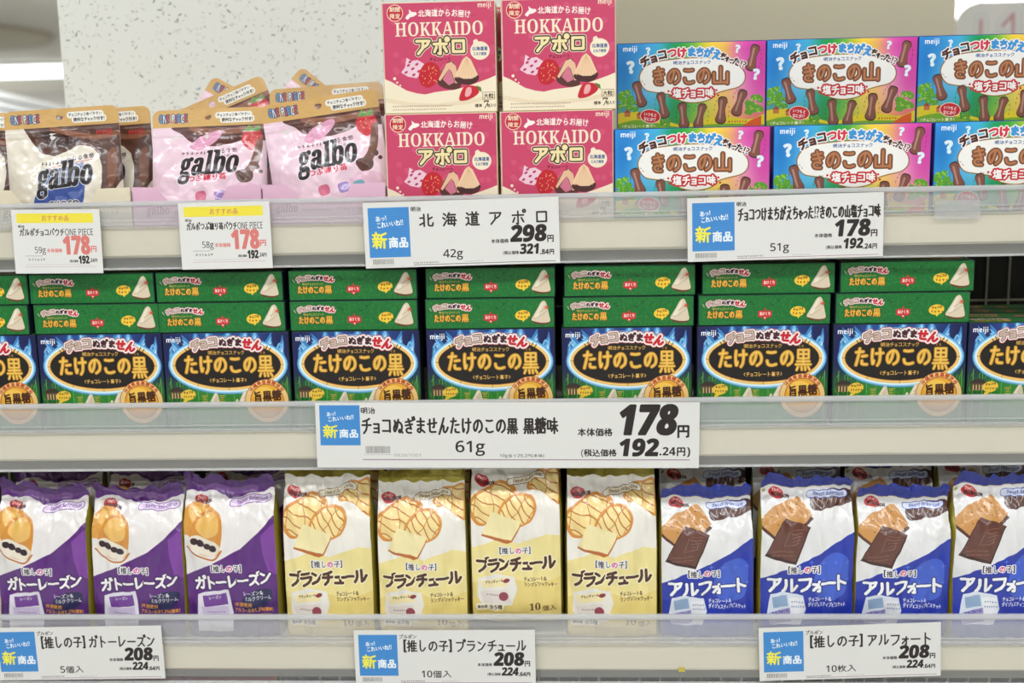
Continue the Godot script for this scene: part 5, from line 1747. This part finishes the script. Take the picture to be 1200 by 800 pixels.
"粒": [[2,4,3,7],[7,3.5,6,7],[1,8.5,8,8.5],[4.5,2,4.5,18.5],[4.2,9,1.2,14.5],[5,10,7.5,13],[13.5,2,13.5,5],[9.5,6,18,6],[11,8.5,12,14.5],[16.5,8,15,16],[9,17.5,18.5,17.5]],
"標": [[1.2,6.5,7,6.5],[4.2,2,4.2,18.5],[4,7.5,1.2,13.5],[4.6,9,7,12],[8.5,3,18.5,3],[9.5,5.5,17.5,5.5,17.5,9,9.5,9,9.5,5.5],[12.2,3,12.2,9],[15,3,15,9],[9.5,11,17.5,11],[8.5,13.5,18.5,13.5],[13.5,13.5,13.5,18.5],[11,15,9,18],[16,15,18,18]],
"準": [[3,2.5,5.5,4],[2,6,4.5,7.5],[2.5,11.5,6,8],[10,2,8,7],[9,4.5,9,12],[9,4.5,17.5,4.5],[9,7,17,7],[9,9.3,17,9.3],[9,11.8,18,11.8],[13,4.5,13,11.8],[2,14.5,18,14.5],[10,12,10,18.5]],
"期": [[1.5,5,9.5,5],[3.5,2,3.5,13.5],[7.5,2,7.5,13.5],[3.5,8,7.5,8],[3.5,10.8,7.5,10.8],[1.5,13.5,9.5,13.5],[4,14.5,2,18],[7,14.5,9,17.5],[12,3,12,11,10.5,18],[12,3,18,3,18,17.5,16.5,18],[12,7.5,18,7.5],[12,12,18,12]],
"間": [[2.5,18.5,2.5,3,8.5,3,8.5,8.5,2.5,8.5],[2.5,5.8,8.5,5.8],[17.5,8.5,11.5,8.5,11.5,3,17.5,3,17.5,18,16,18],[11.5,5.8,17.5,5.8],[7,11,13,11,13,17,7,17,7,11],[7,14,13,14]],
"限": [[2.5,18.5,2.5,3,7,3,5,8.5,7.5,12,3.5,13],[10,3,16.5,3,16.5,9.5,10,9.5],[10,6.2,16.5,6.2],[10,3,10,17.5,13.5,15.5],[12,10,14,14.5,18.5,18],[17.5,11,14.5,13]],
"定": [[10,1.5,10,4],[2.5,7.5,2.5,4.5,17.5,4.5,17.5,7.5],[5,8.5,15,8.5],[10,8.5,10,17],[10,12.5,15.5,12.5],[6,11,5,15,2,18.5],[5,14.5,9,17.5,18.5,17.8]],
"産": [[10,1.5,10,4],[3,4,17,4],[7,5,8,7.5],[13.5,5,12.5,7.5],[3.5,8,17.5,8],[4,8,4,13,2,18.5],[7.5,9.5,6,12.5],[7,11,16.5,11],[7.5,14.3,16,14.3],[5.5,17.8,18,17.8],[11.8,8.8,11.8,17.8]],
"使": [[5,2,3.5,6,1.5,9.5],[3.8,7,3.8,18.5],[6.5,5,18.5,5],[8,7.5,17,7.5,17,11.5,8,11.5,8,7.5],[12.5,2,12.5,11.5,10.5,16,6.5,18.5],[8.5,12.5,12,16.5,18.5,18.5]],
"用": [[4,3.5,4,12,2,18.5],[4,3.5,16.5,3.5,16.5,17.5,14.5,18],[4,8.2,16.5,8.2],[4,12.8,16.5,12.8],[10.2,3.5,10.2,18.5]],
"届": [[4,3.5,16.5,3.5,16.5,7.5,4,7.5],[4,3.5,4,12,2,18.5],[7,10,17,10,17,18,7,18,7,10],[7,14,17,14],[12,8,12,18]],
"沖": [[3,3,5.5,5],[2,8,4.5,10],[2.5,18,6,12.5],[8,6,18,6,18,12.5,8,12.5,8,6],[13,2,13,18.5]],
"縄": [[5,2,2.5,6,6,7.5],[7,5,2.5,11.5,7.5,10.5],[5,11,5,18.5],[3,13.5,2,16.5],[7,13,8,15.5],[10,3,17,3,17,8.5,10,8.5,10,3],[10,10.5,17,10.5,17,15.5,10,15.5,10,10.5],[13.5,1.5,13.5,17,15,18,18.5,18,18.5,16],[10,5.8,17,5.8],[10,13,17,13]],
"県": [[6,2.5,15.5,2.5,15.5,10.5,6,10.5,6,2.5],[6,5.2,15.5,5.2],[6,7.8,15.5,7.8],[3,4,3,13,17.5,13],[10.5,13,10.5,18.5],[6.5,14.5,4,17.5],[14.5,14.5,17,17.5]],
"旨": [[5,2.5,5,7,6,8,16,8],[15,3,5,5.5],[5,10.5,15.5,10.5,15.5,18.2,5,18.2,5,10.5],[5,14.3,15.5,14.3]],
"菓": [[2,4,18,4],[7,2,7,6],[13,2,13,6],[4.5,7,15.5,7,15.5,12,4.5,12,4.5,7],[4.5,9.5,15.5,9.5],[2,14,18,14],[10,7,10,18.5],[9.5,14.5,3,18],[10.5,14.5,17,18]],
"練": [[5,2,2.5,6,6,7.5],[7,5,2.5,11.5,7.5,10.5],[5,11,5,18.5],[3,13.5,2,16.5],[7,13,8,15.5],[9,4,18.5,4],[10,6.5,17.5,6.5,17.5,12,10,12,10,6.5],[10,9.2,17.5,9.2],[13.7,2,13.7,18.5],[13.3,12.5,9,17.5],[14.2,12.5,18.5,17.5]],
"苺": [[2,4,18,4],[7,2,7,6],[13,2,13,6],[5,8,4,16.5,16.5,16.5],[5,8,15.5,8,14.5,18.5],[2,12,18,12],[10,8.5,9.5,16]],
"便": [[5,2,3.5,6,1.5,9.5],[3.8,7,3.8,18.5],[7,3.5,18,3.5],[8,6,17,6,17,12,8,12,8,6],[8,9,17,9],[12.5,3.5,12.5,12,10.5,16,6.5,18.5],[8.5,12.8,12,16.5,18.5,18.5]],
"利": [[9,2.5,3,4.5],[1.5,8,10.5,8],[6,4,6,18.5],[5.5,8.5,1.5,14.5],[6.5,9.5,10,13],[13,4,13,13.5],[17.5,2.5,17.5,17.5,15,18]],
"付": [[6,2,4,6.5,1.5,10],[4.2,7,4.2,18.5],[7.5,6.5,18.5,6.5],[15,2,15,17.5,12,18],[9.5,9.5,11.5,13]],
"食": [[10,2,6,6,1.5,8.5],[10,2,14,6,18.5,8.5],[10,4.5,10,6.5],[6,7,14.5,7,14.5,12.5,6,12.5],[6,9.7,14.5,9.7],[6,7,6,17.5,10.5,16],[9,13,13,16,17.5,18],[16,12.5,12.5,15]],
"感": [[3.5,4,3.5,9,2,13],[3.5,4,18,4],[5.5,6.5,10.5,6.5],[6,8.3,10.5,8.3,10.5,11.5,6,11.5,6,8.3],[12.5,1.8,14,9,17.5,12.5,18,10],[17,6,12,12],[3.5,14.5,2,18],[6.5,13.5,6.5,17.5,8,18.3,13,18.3,13.5,16],[9.5,13,11,15.5],[15.5,13.5,17.5,17]],
"洋": [[3,3,5.5,5],[2,8,4.5,10],[2.5,18,6,12.5],[9.5,2,11,4.8],[16.5,2,15,4.8],[7.5,6,18,6],[8.5,9.5,17.5,9.5],[7,13,18.8,13],[13,6,13,18.5]],
"酒": [[3,3,5.5,5],[2,8,4.5,10],[2.5,18,6,12.5],[7.5,3.5,18.5,3.5],[8.5,7,17.5,7,17.5,18,8.5,18,8.5,7],[11.5,3.5,11.5,10,9.5,11.5],[14.5,3.5,14.5,10.5,17,10.5],[8.5,14,17.5,14]],
"分": [[8,2.5,6,6.5,2,10],[12,2.5,14,6.5,18,10],[5,10,14.5,10,13.5,17,11.5,18],[9.5,10,8,14.5,4,18.5]],
"包": [[6.5,2,5,5.5,2,9],[5.5,5,16.5,5,16,12,13.5,12.5],[5,8.5,12,8.5,12,12.5,5,12.5],[5,8.5,5,16,6.5,17.8,16.5,17.8,17.5,14.5]],
"装": [[5.5,2,5.5,9],[2,3.5,3.5,5.5],[1.5,8,5.5,7],[9,4.5,18,4.5],[13.5,2,13.5,8.5],[10,8.5,17,8.5],[1.5,11,18.5,11],[10,9.5,10,11],[9.5,11,2,15.5],[6,13.5,6,18,9,17],[8.5,12,12,16,18,18.5],[16,12.5,13,14.5]],
"全": [[10,2,6,6.5,1.5,9.5],[10,2,14,6.5,18.5,9.5],[5.5,9.5,14.5,9.5],[5.5,13.3,14.5,13.3],[2.5,17.6,17.5,17.6],[10,9.5,10,17.6]],
"種": [[8,2.5,2.5,4],[1.5,7.5,8.5,7.5],[5.3,3.5,5.3,18.5],[5,8.5,1.5,14],[6,10,8.5,12.5],[18,2.5,10,3.5],[9,5.5,18.8,5.5],[10.5,7.5,17.5,7.5,17.5,13,10.5,13,10.5,7.5],[10.5,10.2,17.5,10.2],[10,15.3,18,15.3],[9,17.9,18.8,17.9],[14,3,14,17.9]],
"山": [[10,2.5,10,17],[3.5,8,3.5,17,16.5,17],[16.5,8,16.5,18]],
}
# voiced marks and small kana are made from the plain letters
var VOICED := {"が":"か","ぎ":"き","ぐ":"く","だ":"た","ど":"と","ぶ":"ふ","べ":"へ","ガ":"カ","ギ":"キ","グ":"ク","ジ":"シ","ズ":"ス","ゼ":"セ","ダ":"タ","ド":"ト","ビ":"ヒ","ブ":"フ","ボ":"ホ"}
var RINGED := {"パ":"ハ","ポ":"ホ","プ":"フ"}
var SMALL := {"っ":"つ","ゃ":"や","ょ":"よ","ッ":"ツ","ャ":"ヤ","ュ":"ユ","ョ":"ヨ","ォ":"オ","ィ":"イ","ェ":"エ"}
